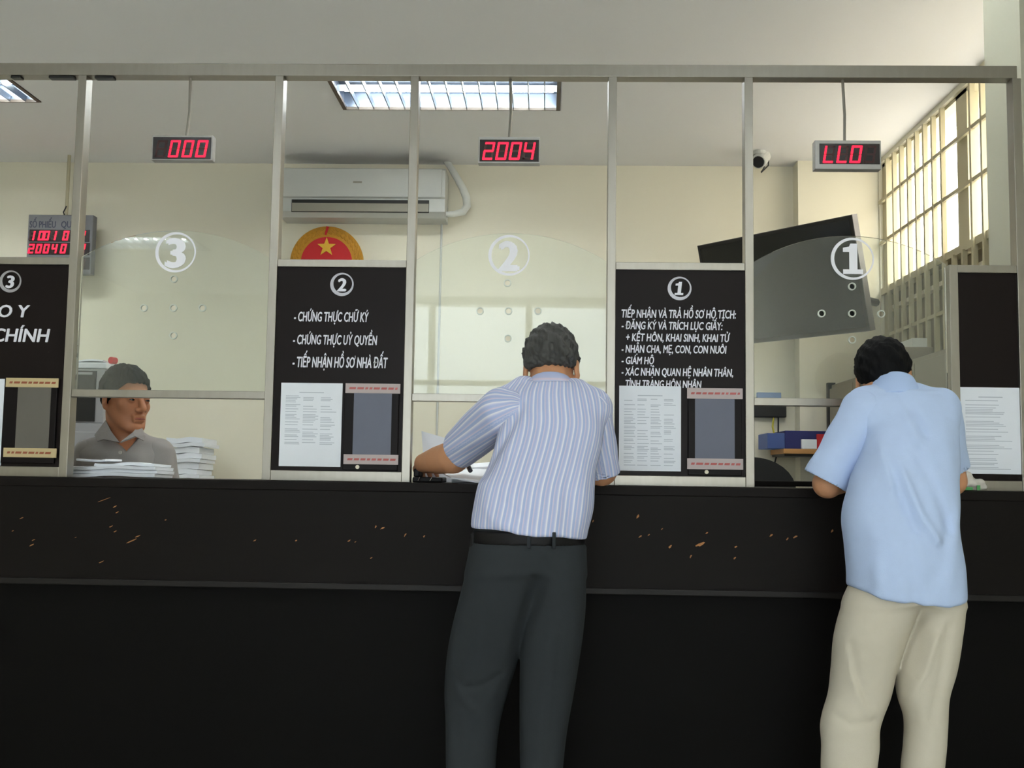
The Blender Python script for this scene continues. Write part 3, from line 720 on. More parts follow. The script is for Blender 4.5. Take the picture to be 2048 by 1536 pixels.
p = PY(715, 364, Y - .01); B().box(p[0] - 0.028, p[0] + 0.028, Y - 0.0092, Y - 0.008, p[2] - 0.006, p[2] + 0.006).build('maker_plate', 'ac_grey', t)
hs = [PY(x, y, BY - dy) for x, y, dy in ((884, 318, .03), (893, 322, .05), (903, 338, .06), (915, 358, .07), (926, 378, .07), (933, 396, .07), (934, 412, .07), (926, 424, .08), (908, 428, .1), (888, 429, .13))]
B().tube(hs, [.022, .022, .022, .023, .025, .026, .026, .024, .02, .018], 12).build('hose', 'hose', t, smooth=True)
B().tube([PY(880, 276, 6.55), PY(881, 296, 6.6), PY(883, 303, 6.7), PY(886, 318, BY - .02)], 0.006, 6).build('lead', 'dark_rod', t)
xc = PY(884, 440, BY)[0]
B().tube([(xc, BY - 0.008, PY(884, 434, BY)[2]), (xc - .004, BY - 0.008, 1.8), (xc - 0.003, BY - 0.008, 1.0), (xc - .003, BY - .008, 0.3)], 0.007, 8).build('cable_conduit', 'ac', None, 'thin pale conduit running down the wall below the air conditioner', 'conduit')

# round emblem
Y = BY - 0.025; cp = PY(653, 525, Y); R0 = 75 * Y / 2150
t = thing('wall_emblem', (cp[0], BY, cp[2] - R0), 'round red and gold emblem with a star under the air conditioner', 'emblem')
B().disc(cp, R0, Y, 0.025, 64).build('gold_disc', 'gold', t)
b = B()
for k in range(44):
    an = math.radians(-80 + k * 340 / 43 + 0) - math.pi / 2 + math.radians(90) + math.radians(90) - math.radians(90)
    for r_, off in ((0.93, 0.0), (0.82, 0.07)):
        aa = 2 * math.pi * k / 44 + off
        b.ball((cp[0] + R0 * r_ * math.cos(aa), Y - 0.002, cp[2] + R0 * r_ * math.sin(aa)), R0 * 0.05, 8, (1.5, 0.35, 0.6), Matrix.Rotation(-(aa + math.pi / 2 - 0.5 * (1 if math.cos(aa) > 0 else -1)), 3, 'Y'))
b.build('rice_wreath', 'gold', t)
B().disc(cp, R0 * 0.70, Y - 0.006, 0.006, 64).build('red_field', 'red', t)
s0 = PY(653, 494, Y - 0.01); sp = []
for k in range(10):
    r_ = (20 if k % 2 == 0 else 8.2) * Y / 2150; aa = math.pi / 2 + k * math.pi / 5; sp.append((s0[0] + r_ * math.cos(aa), Y - 0.012, s0[2] + r_ * math.sin(aa)))
B().prism(sp, (0, 0.006, 0)).build('star', 'star', t)
g = []
for k in range(25):
    aa = math.pi * (1 + k / 24); r_ = R0 * (0.42 if k % 2 else 0.35); g.append((cp[0] + r_ * math.cos(aa), Y - 0.010, cp[2] - R0 * .15 + r_ * math.sin(aa)))
B().prism(g, (0, 0.004, 0)).build('gear', 'star', t)
B().prism([(cp[0] + u * R0, Y - 0.010, cp[2] + v * R0) for u, v in ((-.02, 1.0), (.05, .97), (-.02, .74), (-.07, .76))], (0, 0.004, 0)).build('ribbon', 'red', t)

# television on a wall bracket
tc = np.array((1.352, 6.25, 2.216)); W2, H2 = 1.093 / 2, 0.643 / 2; Rt = rotm(-48.8, 14.9, 0)
t = thing('television', tuple(tc), 'large black flat television tilted down from the corner behind window one', 'television')
def tvp(u, v, n): return tc + Rt @ np.array((u, n, v))
def tvbox(u0, u1, v0, v1, n0, n1, name, mat, par):
    b = B(); b.prism([tvp(u, n0, v) if False else tvp(u, v, n0) for u, v in ((u0, v0), (u1, v0), (u1, v1), (u0, v1))], tuple(Rt @ np.array((0, n1 - n0, 0)))); return b.build(name, mat, par)
tvbox(-W2, W2, -H2, H2, 0.0, 0.05, 'casing', 'tvedge', t)
tvbox(-W2 + .004, W2 - .004, -H2 + .004, H2 - .004, -0.002, 0.0, 'bezel', 'black', t)
tvbox(-W2 + .022, W2 - .022, -H2 + .026, H2 - .022, -0.004, -0.002, 'screen', 'tvscreen', t)
bk = tvp(0, 0, 0.05)
B().tube([bk, tvp(0, 0, 0.18), (1.9, 6.55, 2.2), (2.06, 6.72, 2.2)], 0.025, 8).build('wall_bracket', 'black', t)

# security camera
Y = 6.55; cp = PY(1522, 318, Y)
t = thing('security_camera', (cp[0], Y, CZ), 'small white security camera on the ceiling left of the LLO display', 'security camera')
B().tube([(cp[0] - .01, Y, CZ), (cp[0] - .01, Y, CZ - 0.02)], 0.04, 16).tube([(cp[0] - .01, Y, CZ - .02), (cp[0], Y, cp[2] + .02)], 0.016, 10).build('bracket', 'ac', t)
d = np.array((-0.35, -0.6, -0.45)); d /= np.linalg.norm(d); c0 = np.array((cp[0], Y, cp[2]))
B().tube([c0 - d * 0.06, c0 - d * .055, c0 + d * 0.05, c0 + d * .055], [.03, .046, .046, .04], 18).build('body', 'ac', t, smooth=False)
B().tube([c0 + d * 0.05, c0 + d * 0.062], 0.036, 16).build('lens', 'black', t)
B().tube([c0 - d * .05, c0 + np.array((.02, 0, -.05)), c0 + np.array((.0, 0, -.085)), c0 + np.array((.045, 0, -.04)), c0 + np.array((.05, .02, .03))], 0.005, 6).build('lead', 'black', t)

# cabinets along the right wall
def cabinet(y0, y1, label):
    t = thing('steel_cabinet', (1.9, (y0 + y1) / 2, 0), label, 'cabinet')
    B().box(1.735, RX - 0.02, y0, y1, 0, 1.665, 0.004).build('body', 'cabinet', t)
    for k, (ya, yb) in enumerate(((y0 + .01, (y0 + y1) / 2 - .004), ((y0 + y1) / 2 + .004, y1 - .01))):
        dd = B().box(1.72, 1.735, ya, yb, 0.06, 1.64, 0.003).build('door', 'cabinet', t)
        yy = yb - .05 if k == 0 else ya + .05
        B().tube([(1.70, yy, 0.85), (1.70, yy, 0.97)], 0.008, 8).box(1.70, 1.72, yy - .004, yy + .004, .86, .868).box(1.70, 1.72, yy - .004, yy + .004, .95, .958).build('handle', 'cabinet_dark', dd)
    return t
cabinet(4.55, 5.55, 'grey brown steel cabinet nearer the right pillar')
cb = cabinet(5.56, 6.56, 'grey brown steel cabinet with a dark edge in the back corner')
B().box(1.716, 1.76, 6.565, 6.61, 0, 1.68).build('side_edge', 'cabinet_dark', cb)
B().box(1.90, 2.05, 5.72, 6.35, 1.667, 1.80, 0.004).build('carton', 'cabinet', None, 'long grey brown carton on top of the corner steel cabinet', 'box')
B().box(1.96, 2.04, 5.78, 6.3, 1.801, 1.855, 0.004).build('flat_box', 'ac', None, 'long thin white box lying on the grey brown carton', 'box')

# shelf with boxes on the back wall, network switch
Y = 6.5
a, c = PY(1567, 912, Y), PY(1700, 899, Y)
t = thing('wall_shelf', ((a[0] + c[0]) / 2, BY, a[2]), 'small wooden shelf with an orange edge under the navy box', 'shelf')
B().box(a[0], c[0] + .1, Y, BY, c[2] - 0.03, c[2], 0.003).build('shelf_board', 'wood', t)
B().box(a[0] + .01, c[0] + .09, Y + 0.02, BY, a[2], c[2] - 0.03).build('under_rail', 'black', t)
zs = c[2]
a2, c2 = PY(1537, 897, Y), PY(1640, 863, Y)
t = thing('card_box', ((a2[0] + c2[0]) / 2, Y + .1, zs), 'navy blue card box with a lighter end on the wall shelf', 'box')
xe = PY(1572, 880, Y)[0]
B().box(xe, c2[0] + .05, Y + 0.03, BY - .02, zs, c2[2] + .004, 0.003).build('box_body', 'blue_box', t)
B().box(a2[0], xe, Y + 0.03, BY - .06, zs, c2[2] - .012, 0.003).build('box_end', 'blue_light', t, label='lighter blue end')
B().box(PY(1604, 880, Y)[0], PY(1634, 880, Y)[0], Y + .002, Y + .028, zs, zs + .058, 0.002).build('paper_pack', 'paper', None, 'small pale paper pack leaning on the navy box', 'paper pack')
B().box(PY(1634, 880, Y)[0] + .002, PY(1660, 880, Y)[0], Y + .004, Y + .026, zs, zs + .09, 0.002).build('red_folder', 'redfold', None, 'red folder standing beside the pale pack on the shelf', 'folder')
Y = BY - .05
a, c = PY(1506, 834, Y), PY(1573, 785, Y)
t = thing('network_switch', ((a[0] + c[0]) / 2, BY, a[2]), 'black network switch on the back wall behind the cross rail', 'network switch')
B().box(a[0], c[0], Y, BY, a[2], a[2] + (c[2] - a[2]) * .62, 0.006).build('case', 'black', t)
B().box(a[0] + .03, c[0] - .03, Y + .012, BY, a[2] + (c[2] - a[2]) * .62, c[2], 0.003).build('top_reflection', 'blue_reflect', t)  # blue colour paints in light reflected off the top of the switch
xx = PY(1549, 830, Y)[0]
B().tube([(xx, Y + .02, a[2] + .01), (xx - .01, Y + .01, a[2] - .06), (xx + .005, Y + .02, a[2] - .12)], 0.006, 6).build('yellow_lead', 'yellow', t)
xx = PY(1558, 830, Y)[0]
B().tube([(xx, Y + .02, a[2] + .01), (xx, Y + .03, a[2] - .2), (PY(1548, 900, Y)[0], Y + .03, zs - .12), (PY(1546, 900, Y)[0], Y + .03, .8)], 0.005, 6).build('black_lead', 'black', t)

# ------------------------------------------------------------------ chairs
def office_chair(x, y, rot, zseat, zback, label, wb=0.42):
    t = thing('office_chair', (x, y, 0), label, 'chair'); R_ = rotm(rot)
    def tr(b):
        for v in b.bm.verts:
            q = R_ @ np.array((v.co.x, v.co.y, v.co.z)); v.co = (q[0] + x, q[1] + y, q[2])
        return b
    tr(B().box(-.23, .23, -.22, .22, zseat - .07, zseat, .03)).build('seat', 'black', t)
    n = 9; b = B(); hb = zback - zseat - .12; pts = []
    for k in range(17):
        a = math.pi * k / 16; pts.append((wb / 2 * math.cos(a) * 1.0, .2, zback - .16 + .16 * math.sin(a)))
    pts += [(-wb / 2 * .85, .2, zseat + .12), (wb / 2 * .85, .2, zseat + .12)]
    tr(b.prism(pts, (0, .05, 0))).build('backrest', 'black', t)
    tr(B().box(-.03, .03, .21, .25, zseat - .05, zseat + .2)).build('back_bar', 'black', t)
    tr(B().tube([(0, 0, .09), (0, 0, zseat - .07)], .028, 10)).build('post', 'black', t)
    for k in range(5):
        a = 2 * math.pi * k / 5; l = tr(B().tube([(0, 0, .1), (.27 * math.cos(a), .27 * math.sin(a), .07)], [.025, .018], 8)).build('leg', 'black', t)
        tr(B().ball((.27 * math.cos(a), .27 * math.sin(a), .028), .028, 10)).build('caster', 'black', l)
p = PY(1504, 930, 5.2)
office_chair(p[0], 5.0, 0, 0.52, PY(1500, 914, 5.2)[2], 'black office chair with rounded back behind the board numbered 1')
office_chair(PY(255, 900, 4.1)[0], 4.12, 0, 0.56, 1.0, 'black office chair the clerk sits on')

# ------------------------------------------------------------------ papers
def bundle(b, x0, x1, y0, y1, z0, th, seed, amp=0.012, n=26, sag=0.0):
    rnd = random.Random(seed); ph = rnd.uniform(0, 6); ly = 5
    top = lambda u, v: amp * math.sin(ph + 5.5 * u + 1.2 * v) * (0.35 + 0.65 * abs(2 * u - 1)) + amp * .5 * math.sin(11 * u + ph * 2)
    V = {}
    for s in (0, 1):
        for i in range(n):
            for j in range(ly):
                u, v = i / (n - 1), j / (ly - 1); zz = z0 + max(0, amp * 0.9 + top(u, v)) * (0.9 if s == 0 else 1) * (1 if s else .9) + s * th
                V[s, i, j] = b.bm.verts.new((x0 + (x1 - x0) * u + rnd.uniform(-.002, .002), y0 + (y1 - y0) * v, zz))
    for s in (0, 1):
        for i in range(n - 1):
            for j in range(ly - 1): b.bm.faces.new((V[s, i, j], V[s, i + 1, j], V[s, i + 1, j + 1], V[s, i, j + 1]))
    for i in range(n - 1):
        b.bm.faces.new((V[0, i, 0], V[0, i + 1, 0], V[1, i + 1, 0], V[1, i, 0])); b.bm.faces.new((V[0, i, ly - 1], V[0, i + 1, ly - 1], V[1, i + 1, ly - 1], V[1, i, ly - 1]))
    for j in range(ly - 1):
        b.bm.faces.new((V[0, 0, j], V[0, 0, j + 1], V[1, 0, j + 1], V[1, 0, j])); b.bm.faces.new((V[0, n - 1, j], V[0, n - 1, j + 1], V[1, n - 1, j + 1], V[1, n - 1, j]))
    return b
Y = 3.66; X = lambda px: PY(px, 945, Y)[0]
zc = CT
where = ['lowest bundle of folded papers on the counter before the clerk', 'second bundle of folded papers from the counter top before the clerk', 'third bundle of folded papers from the counter top before the clerk', 'topmost bundle of folded papers before the clerk']
for k, (xa, xb, th) in enumerate(((114, 310, .0105), (117, 313, .0105), (124, 311, .0105), (186, 306, .009))):
    b = bundle(B(), X(xa), X(xb), Y + .008 * (k % 2), Y + .18, zc, th, 37, 0.0045, sag=.0); b.build('paper_bundle', 'paper', None, where[k], 'paper', 'bundles of folded paper before the clerk', smooth=False); zc += th + 0.0018
b = bundle(B(), X(146), X(205), Y + .02, Y + .17, zc + .0055, .006, 3, .002); b.build('loose_sheets', 'paper', None, 'bright white sheets on the left of the folded paper bundles', 'paper')
# pile of bundled documents by the back wall, on a side table
Y = 6.45
x0 = PY(352, 900, Y)[0]; x1 = PY(409, 880, Y)[0]; x0 -= 0.05
t = thing('side_table', ((x0 + x1) / 2, Y + .15, 0), 'low side table under the leaning paper pile', 'table')
B().box(x0 - .1, x1 + .1, Y - .05, BY - .03, .72, .75, .003).build('table_top', 'wood', t)
for xx in (x0 - .08, x1 + .05):
    for yy in (Y - .03, BY - .08): B().box(xx, xx + .03, yy, yy + .03, 0, .72).build('leg', 'wood', t)
zz = 0.75; k = 0; ztop = PY(380, 868, Y)[2]
while zz < ztop - .05:
    th = .021 + .008 * (k % 3); sh = -0.07 * (1 - (zz - .75) / (ztop - .75)) + (.012 if k % 2 else 0) - .008 * (k % 3)
    top = zz + th + .003 >= ztop - .05
    lab = 'topmost white paper bundle of the leaning pile by the back wall' if top else 'white paper bundle in the leaning pile by the back wall'
    b = bundle(B(), x0 + sh, x1 + sh, Y + (.01 if k % 3 else 0), Y + .3, zz, th, 53, .006, 14); b.build('document_bundle', 'paper', None, lab, 'paper', 'bundles in the leaning paper pile', smooth=False); zz += th + .003; k += 1

# printer on a cabinet behind the clerk
Y = 5.2
xr_, xm = PY(207, 800, Y)[0], PY(191, 800, Y)[0]; zt, zb = PY(190, 737, Y)[2], PY(190, 847, Y)[2]
t = thing('filing_cabinet', (xr_ - .25, Y + .2, 0), 'grey filing cabinet under the printer behind the clerk', 'cabinet')
B().box(xr_ - .5, xr_ + .01, Y - .01, Y + .45, 0, zb, .004).build('body', 'grey_plastic', t)
for k in range(3):
    dd = B().box(xr_ - .49, xr_ - 0, Y - .022, Y - .01, .06 + k * .41, .45 + k * .41, .003).build('drawer', 'grey_plastic', t)
    B().box(xr_ - .3, xr_ - .18, Y - .035, Y - .022, .3 + k * .41, .32 + k * .41).build('handle', 'cabinet_dark', dd)
t = thing('printer', (xr_ - .22, Y + .18, zb), 'grey printer with a black front behind the clerk', 'printer')
B().box(xr_ - .44, xr_, Y, Y + .38, zb, zt, .006).build('casing', 'grey_plastic', t)
B().box(xr_ - .42, xm, Y - .006, Y, zb + .01, zt - .012).build('front_panel', 'black', t)
p = PY(170, 747, Y); B().box(xm - .12, xm - .018, Y - .010, Y - .006, p[2] - .006, p[2] + .006).build('output_slot', 'grey_plastic', t)
B().box(xr_ - .40, xr_ + .008, Y - .004, Y + .34, zt, zt + .03, .006).build('paper_tray', 'paper', None, 'white paper tray lying on the printer', 'tray')
b = bundle(B(), xr_ - .36, xr_ - .02, Y + .02, Y + .26, zt + .03, .006, 9, .006); b.build('loose_sheets', 'paper', None, 'curled loose sheets on the tray above the printer', 'paper')
p = PY(218, 729, Y + .1); B().tube([(xr_ + .005, Y + .05, zt + .047), (xr_ + .018, Y + .08, zt + .047)], .017, 14).build('tape_roll', 'redfold', None, 'small red roll on the edge of the printer tray', 'roll')

# things on the counter at window two
def sheet(pts, th, name, label, cat='paper', mat='paper'):
    b = B(); v = Vector((0, 0, th)); b.prism(pts, v); return b.build(name, mat, None, label, cat)
z2 = CT
def pq(x, y, Y): return tuple(PY(x, y, Y))
sheet([pq(902, 957, 3.43), pq(985, 971, 3.40), pq(1060, 969, 3.42), pq(1060, 930, 3.64), pq(960, 937, 3.66), pq(884, 947, 3.60)], .004, 'form_sheets', 'white form sheets sloping under the striped shirt man\'s arms')
sheet([pq(905, 943, 3.64), pq(965, 939, 3.63), pq(1060, 930, 3.62), pq(1060, 922, 3.76), pq(940, 932, 3.78)], .008, 'folded_form', 'thicker folded form lying on the white form sheets')
B().box(PY(905, 950, 3.6)[0], PY(1060, 950, 3.6)[0], 3.56, 3.80, CT, CT + .034, .004).build('form_folder', 'paper', None, 'folder lying under the sloping white form sheets', 'folder')
a = PY(843, 862, 3.68)
b = B(); b.prism([tuple(PY(843, 862, 3.72)), tuple(PY(905, 880, 3.72)), (PY(905, 950, 3.66)[0], 3.66, CT + .001), (PY(850, 950, 3.66)[0], 3.66, CT + .001)], (0.0, .002, 0)); b.build('held_sheet', 'paper', None, 'white sheet held upright behind the bent elbow', 'paper')
t = thing('document_pouch', (PY(855, 960, 3.5)[0], 3.56, CT), 'black pouch with metal corners lying under the forearm at window two', 'pouch')
xa, xb = PY(822, 950, 3.5)[0] + .002, PY(884, 950, 3.5)[0]
B().box(xa, xb, 3.52, 3.68, CT, CT + .018, .005).build('pouch_body', 'leather', t)
B().box(xa, xa + .02, 3.552, 3.66, CT + .018, CT + .045, .004).build('pouch_flap', 'leather', t)
for q in (837, 861): B().tube([(PY(q, 955, 3.5)[0] - .003, 3.517, CT + .005), (PY(q, 955, 3.5)[0] + .003, 3.517, CT + .016)], .0022, 6).build('metal_corner', 'chrome', t)

# plastic bag at the right end of the counter
g = Grid((1.2, 3.38, CT - .01), (1.5, 3.5, CT + .1), .004)
c0 = PY(1935, 962, 3.44)
for dx, dz, r in ((-.02, .028, .026), (.01, .022, .022), (.035, .02, .018), (.005, .045, .014), (-.035, .02, .018), (.05, .014, .012)):
    g.add(ell((c0[0] + dx, 3.445 + dx * .2, CT + dz), (r * 1.2, r, r)), .008)
g.disp(lambda x, y, z: .0025 * np.sin(150 * x + 90 * z) + .002 * np.sin(210 * z - 120 * y)); g.clip(lambda x, y, z: CT + .001 - z + 0 * x)
bagt = thing('plastic_bag', (c0[0], 3.445, CT), 'crumpled white plastic bag with a green mark at the right counter end', 'bag')
g.build('bag_body', 'bag', bagt)
B().box(c0[0] - .03, c0[0] + .005, 3.411, 3.414, CT + .003, CT + .012).box(c0[0] + .018, c0[0] + .028, 3.411, 3.414, CT + .003, CT + .018).build('green_mark', 'green', bagt)

# ------------------------------------------------------------------ people
def rows_to(rows): return secs_px(rows)
def head_parts(g, c, Rm, s=1.0, k_neck=0.02, face=True):
    c = np.array(c, float); Rm = np.array(Rm)
    def W(p): return c + s * (Rm @ np.array(p, float))
    def E(p, r, k=0.012, R2=None): g.add(ell(W(p), np.array(r) * s, Rm if R2 is None else Rm @ R2), k)
    def K(a, b, ra, rb=None, k=0.012): g.add(cone(W(a), W(b), ra * s, (ra if rb is None else rb) * s), k)
    E((0, .015, .035), (.074, .094, .084), .02)
    E((0, -.030, -.035), (.060, .062, .084), .03)
    for sx in (-1, 1):
        K((sx * .052, -.005, -.045), (sx * .026, -.066, -.098), .023, .018, .02)
        E((sx * .040, -.060, -.024), (.021, .019, .019), .02)
    E((0, -.076, -.102), (.024, .019, .019), .018)
    if face:
        K((-.040, -.083, .022), (.040, -.083, .022), .013, None, .014)
        for sx in (-1, 1): g.cut(ell(W((sx * .032, -.101, .000)), np.array((.018, .014, .011)) * s, Rm), .008)
        for sx in (-1, 1): E((sx * .032, -.081, .000), (.013, .013, .012), .003)
        K((0, -.090, .012), (0, -.114, -.030), .009, .0135, .009)
        for sx in (-1, 1): E((sx * .014, -.102, -.036), (.010, .011, .009), .005)
        K((-.019, -.092, -.061), (.019, -.092, -.061), .008, None, .006); K((-.016, -.091, -.074), (.016, -.091, -.074), .009, None, .006)
        g.cut(cone(W((-.022, -.101, -.0675)), W((.022, -.101, -.0675)), .0032 * s), .003)
    for sx in (-1, 1):
        E((sx * .080, .012, -.008), (.008, .020, .033), .006, np.array(Matrix.Rotation(sx * math.radians(18), 3, 'Z')))
        E((sx * .078, .004, -.034), (.006, .009, .012), .006)
        g.cut(ell(W((sx * .0885, .006, -.004)), np.array((.006, .010, .017)) * s, Rm), .003)
    return W
def hair_part(c, Rm, s, mat, parent, name='hair', h=.004, top=(.088, .110, .098), bound=None, rough=.003, seed=0.0):
    c = np.array(c, float); Rm = np.array(Rm); r = .17 * s
    g = Grid(c - r, c + r, h)
    by, bz = bound or ([-.13, -.085, -.06, -.035, -.01, .02, .06, .12], [.074, .066, .058, .03, .002, -.022, -.055, -.075])
    f = ell(c + s * (Rm @ np.array((0, .015, .034))), np.array(top) * s, Rm)[0]
    def fn(x, y, z):
        dx, dy, dz = x - c[0], y - c[1], z - c[2]
        l = [(Rm[0, i] * dx + Rm[1, i] * dy + Rm[2, i] * dz) / s for i in range(3)]
        n = np.sin(l[0] * 260 + seed + 3 * np.sin(l[1] * 90)) * np.sin(l[1] * 230 + 2 * np.sin(l[2] * 80 + seed)) + .6 * np.sin(l[0] * 120 - l[2] * 150 + seed)
        zb = np.interp(l[1], by, bz).astype(np.float32) + .003 * np.sin(l[0] * 300 + l[1] * 200)
        ear = np.sqrt(((np.abs(l[0]) - .084) / .014) ** 2 + ((l[1] - .010) / .024) ** 2 + ((l[2] + .008) / .032) ** 2) - 1
        d = smax(f(x, y, z) + rough * n * s, (zb - l[2]) * .8 * s, .006)
        return smax(d, -ear * .016 * s, .003)
    g.add((fn, c - r, c + r), 0)
    return g.build(name, mat, parent)
def hand(g, wrist, f, n, side, curl=35, spread=6, s=1.0, thumb=True):
    wrist = np.array(wrist, float); f = np.array(f, float); f /= np.linalg.norm(f); n = np.array(n, float); n -= f * (n @ f); n /= np.linalg.norm(n); l = np.cross(n, f) * side
    off = [.030, .010, -.010, -.028]; ln = [.072, .080, .074, .058]; mc = [.088, .090, .085, .078]
    for i in range(4):
        kn = wrist + s * (f * mc[i] + l * off[i]); g.add(cone(wrist + l * off[i] * .5 * s + f * .01, kn, .0145 * s, .0115 * s), .012)
        a = curl * (1 + .12 * i); d0 = f * math.cos(math.radians(spread * (1.2 - .8 * i))) + l * math.sin(math.radians(spread * (1.2 - .8 * i)))
        p = kn; ang = a * .5
        for j, (fr_, ra, rb) in enumerate(((.46, .0098, .0088), (.30, .0088, .0080), (.24, .0080, .0066))):
            d = d0 * math.cos(math.radians(ang)) + n * math.sin(math.radians(ang)); q = p + d * ln[i] * fr_ * s
            g.add(cone(p, q, ra * s, rb * s), .003 if j else .006); p = q; ang += a * (.8 if j == 0 else .6)
    if thumb:
        b = wrist + s * (f * .022 + l * .026); m = b + s * (f * .034 + l * .026 + n * .012); e = m + s * (f * .030 + l * .006 + n * .014)
        g.add(cone(b, m, .0145 * s, .0108 * s), .010); g.add(cone(m, e, .0105 * s, .0082 * s), .003)
def hollow(g, a, b, ra, rb): g.cut(cone(a, b, ra, rb), .002)
def sleeve_clip(g, end, d):
    d = np.array(d, float); d /= np.linalg.norm(d); g.clip(lambda x, y, z: (x - end[0]) * d[0] + (y - end[1]) * d[1] + (z - end[2]) * d[2], .003)
def arc_attr(secs, R=.115):
    T = resample(secs)
    def f(P):
        cx = np.interp(P[:, 2], T[0], T[1]); cy = np.interp(P[:, 2], T[0], T[2]); return np.arctan2(P[:, 0] - cx, .17 - (P[:, 1] - cy)) * .29 + 5
    return f
def tube_attr(a, b, ref):
    a = np.array(a); d = np.array(b) - a; d /= np.linalg.norm(d); ref = np.array(ref, float); u = ref - d * (ref @ d); u /= np.linalg.norm(u); v = np.cross(d, u)
    return lambda P: np.arctan2((P - a) @ v, (P - a) @ u) * .062 + 5
def shoe(parent, x, y, yaw):
    R_ = rotm(yaw); P = lambda q: np.array((x, y, 0)) + R_ @ np.array(q)
    g = Grid((x - .2, y - .22, 0), (x + .2, y + .25, .14), .006)
    g.add(cone(P((0, -.06, .04)), P((0, .05, .045)), .040, .045), .02); g.add(cone(P((0, .05, .04)), P((.005, .15, .03)), .045, .032), .02); g.add(cone(P((0, -.05, .05)), P((0, -.03, .10)), .042, .045), .02)
    g.clip(lambda X, Y_, Z: .001 - Z + 0 * X); return g.build('shoe', 'shoe', parent)
def bounds(fs, m=.05):
    lo = np.min([f[1] for f in fs], 0) - m; hi = np.max([f[2] for f in fs], 0) + m; return lo, hi

# ---- customer at window two: striped shirt, charcoal trousers, leaning on the counter
def customer_stripes():
    tor = rows_to([(1092, 948, 1172, 3.07, .128), (1060, 944, 1178, 3.07, .132), (1020, 946, 1186, 3.075, .130), (975, 956, 1190, 3.09, .125), (930, 976, 1195, 3.11, .12),
                   (890, 990, 1203, 3.14, .118), (850, 1000, 1208, 3.17, .115), (815, 1002, 1204, 3.195, .105), (790, 1020, 1185, 3.21, .09), (768, 1052, 1158, 3.225, .07)])
    pel = rows_to([(1172, 930, 1172, 3.07, .115), (1140, 944, 1162, 3.07, .112), (1100, 946, 1166, 3.07, .117), (1056, 950, 1168, 3.07, .115)])
    ll = rows_to([(1712, 900, 985, 3.0, .052), (1640, 896, 988, 3.02, .058), (1536, 892, 991, 3.05, .065), (1440, 891, 1001, 3.085, .070), (1390, 889, 1014, 3.10, .078), (1330, 892, 1033, 3.095, .085), (1260, 903, 1055, 3.08, .095), (1200, 918, 1076, 3.07, .105), (1150, 931, 1094, 3.07, .112), (1100, 946, 1100, 3.07, .105)])
    rl = rows_to([(1712, 1046, 1122, 2.98, .052), (1640, 1042, 1122, 3.0, .058), (1536, 1040, 1126, 3.03, .066), (1450, 1039, 1136, 3.05, .072), (1390, 1039, 1147, 3.06, .080), (1330, 1040, 1157, 3.06, .086), (1260, 1046, 1167, 3.06, .096), (1200, 1058, 1172, 3.065, .105), (1150, 1056, 1171, 3.07, .112), (1100, 1040, 1165, 3.07, .105)])
    hc = PY(1103, 740, 3.30); HR = rotm(174, 24, 3); hs = 1.0
    g = Grid((-.47, 2.86, -.01), (.30, 3.68, 1.56), .0045)
    g.add(col(tor[3:], grow=-.02), .01).add(col(pel[1:], grow=-.026), .01).add(col(ll[:-1], grow=-.020), .012).add(col(rl[:-1], grow=-.020), .012)
    for x_, y_ in ((ll[0][1], ll[0][2]), (rl[0][1], rl[0][2])): g.add(cone((x_, y_, .05), (x_, y_ + .14, .03), .035, .025), .02)
    sL, sR = PY(1006, 818, 3.2), PY(1186, 822, 3.2)
    g.add(cone(sL, sR, .045), .03)
    nb = PY(1103, 790, 3.22); g.add(cone(nb, hc + HR @ np.array((0, .03, -.05)), .058, .056), .03)
    head_parts(g, hc, HR, hs)
    eL, wL = PY(906, 914, 3.40), PY(848, 926, 3.545)
    eL[2] = max(eL[2], CT + .055)
    g.add(cone(sL, eL, .052, .047), .02).add(chain([eL, (eL + wL) / 2, wL], [.052, .045, .032]), .012)
    hand(g, wL, (-.12, 1, -.12), (.35, .1, -1), 1, curl=52)
    eR, wR = PY(1204, 946, 3.28), PY(1030, 930, 3.46)
    eR[2] = CT + .045; wR[2] = CT + .035
    g.add(cone(sR, eR, .050, .043), .02).add(chain([eR, (eR + wR) / 2, wR], [.043, .038, .028]), .012)
    hand(g, wR, (-.85, .42, -.06), (-.1, .1, -1), 1, curl=48)
    body = g.build('person', 'skin', None)
    tag(body, 'person in a striped short sleeved shirt bending over the counter at window two', 'person')
    # shirt torso
    f = col(tor, e=2.3); lo, hi = bounds([f]); g = Grid(lo, hi, .005); g.add(f, 0)
    g.add(cone(PY(1012, 815, 3.2), PY(1184, 818, 3.2), .056), .045)
    g.add(cone(PY(1050, 780, 3.235), PY(1014, 806, 3.21), .045), .03).add(cone(PY(1148, 786, 3.235), PY(1182, 808, 3.21), .045), .03)
    ha, hb = PY(945, 1056, 3.0), PY(1174, 1081, 3.0)
    sl = (hb[2] - ha[2]) / (hb[0] - ha[0]); g.clip(lambda x, y, z: (ha[2] + sl * (x - ha[0]) + .002 * np.sin(40 * x)) - z + 0 * y, .006)
    for cr in (([(1042, 812), (1022, 850), (994, 905), (968, 950)], 3.06, .020, .011), ([(1060, 815), (1035, 860), (1010, 905)], 3.04, -.006, .016), ([(975, 950), (1000, 1000), (1060, 1050)], 2.95, .005, .018),
               ([(955, 1000), (985, 1040), (1030, 1060)], 2.95, -.005, .015), ([(1110, 900), (1090, 980), (1075, 1060)], 2.96, -.004, .022), ([(1150, 880), (1140, 980), (1130, 1060)], 2.96, .005, .02), ([(1190, 860), (1170, 960), (1165, 1050)], 2.98, -.004, .02), ([(1050, 960), (1030, 1010), (1020, 1060)], 2.96, .004, .02)):
        c_ = crease(*cr); g.disp(*c_)
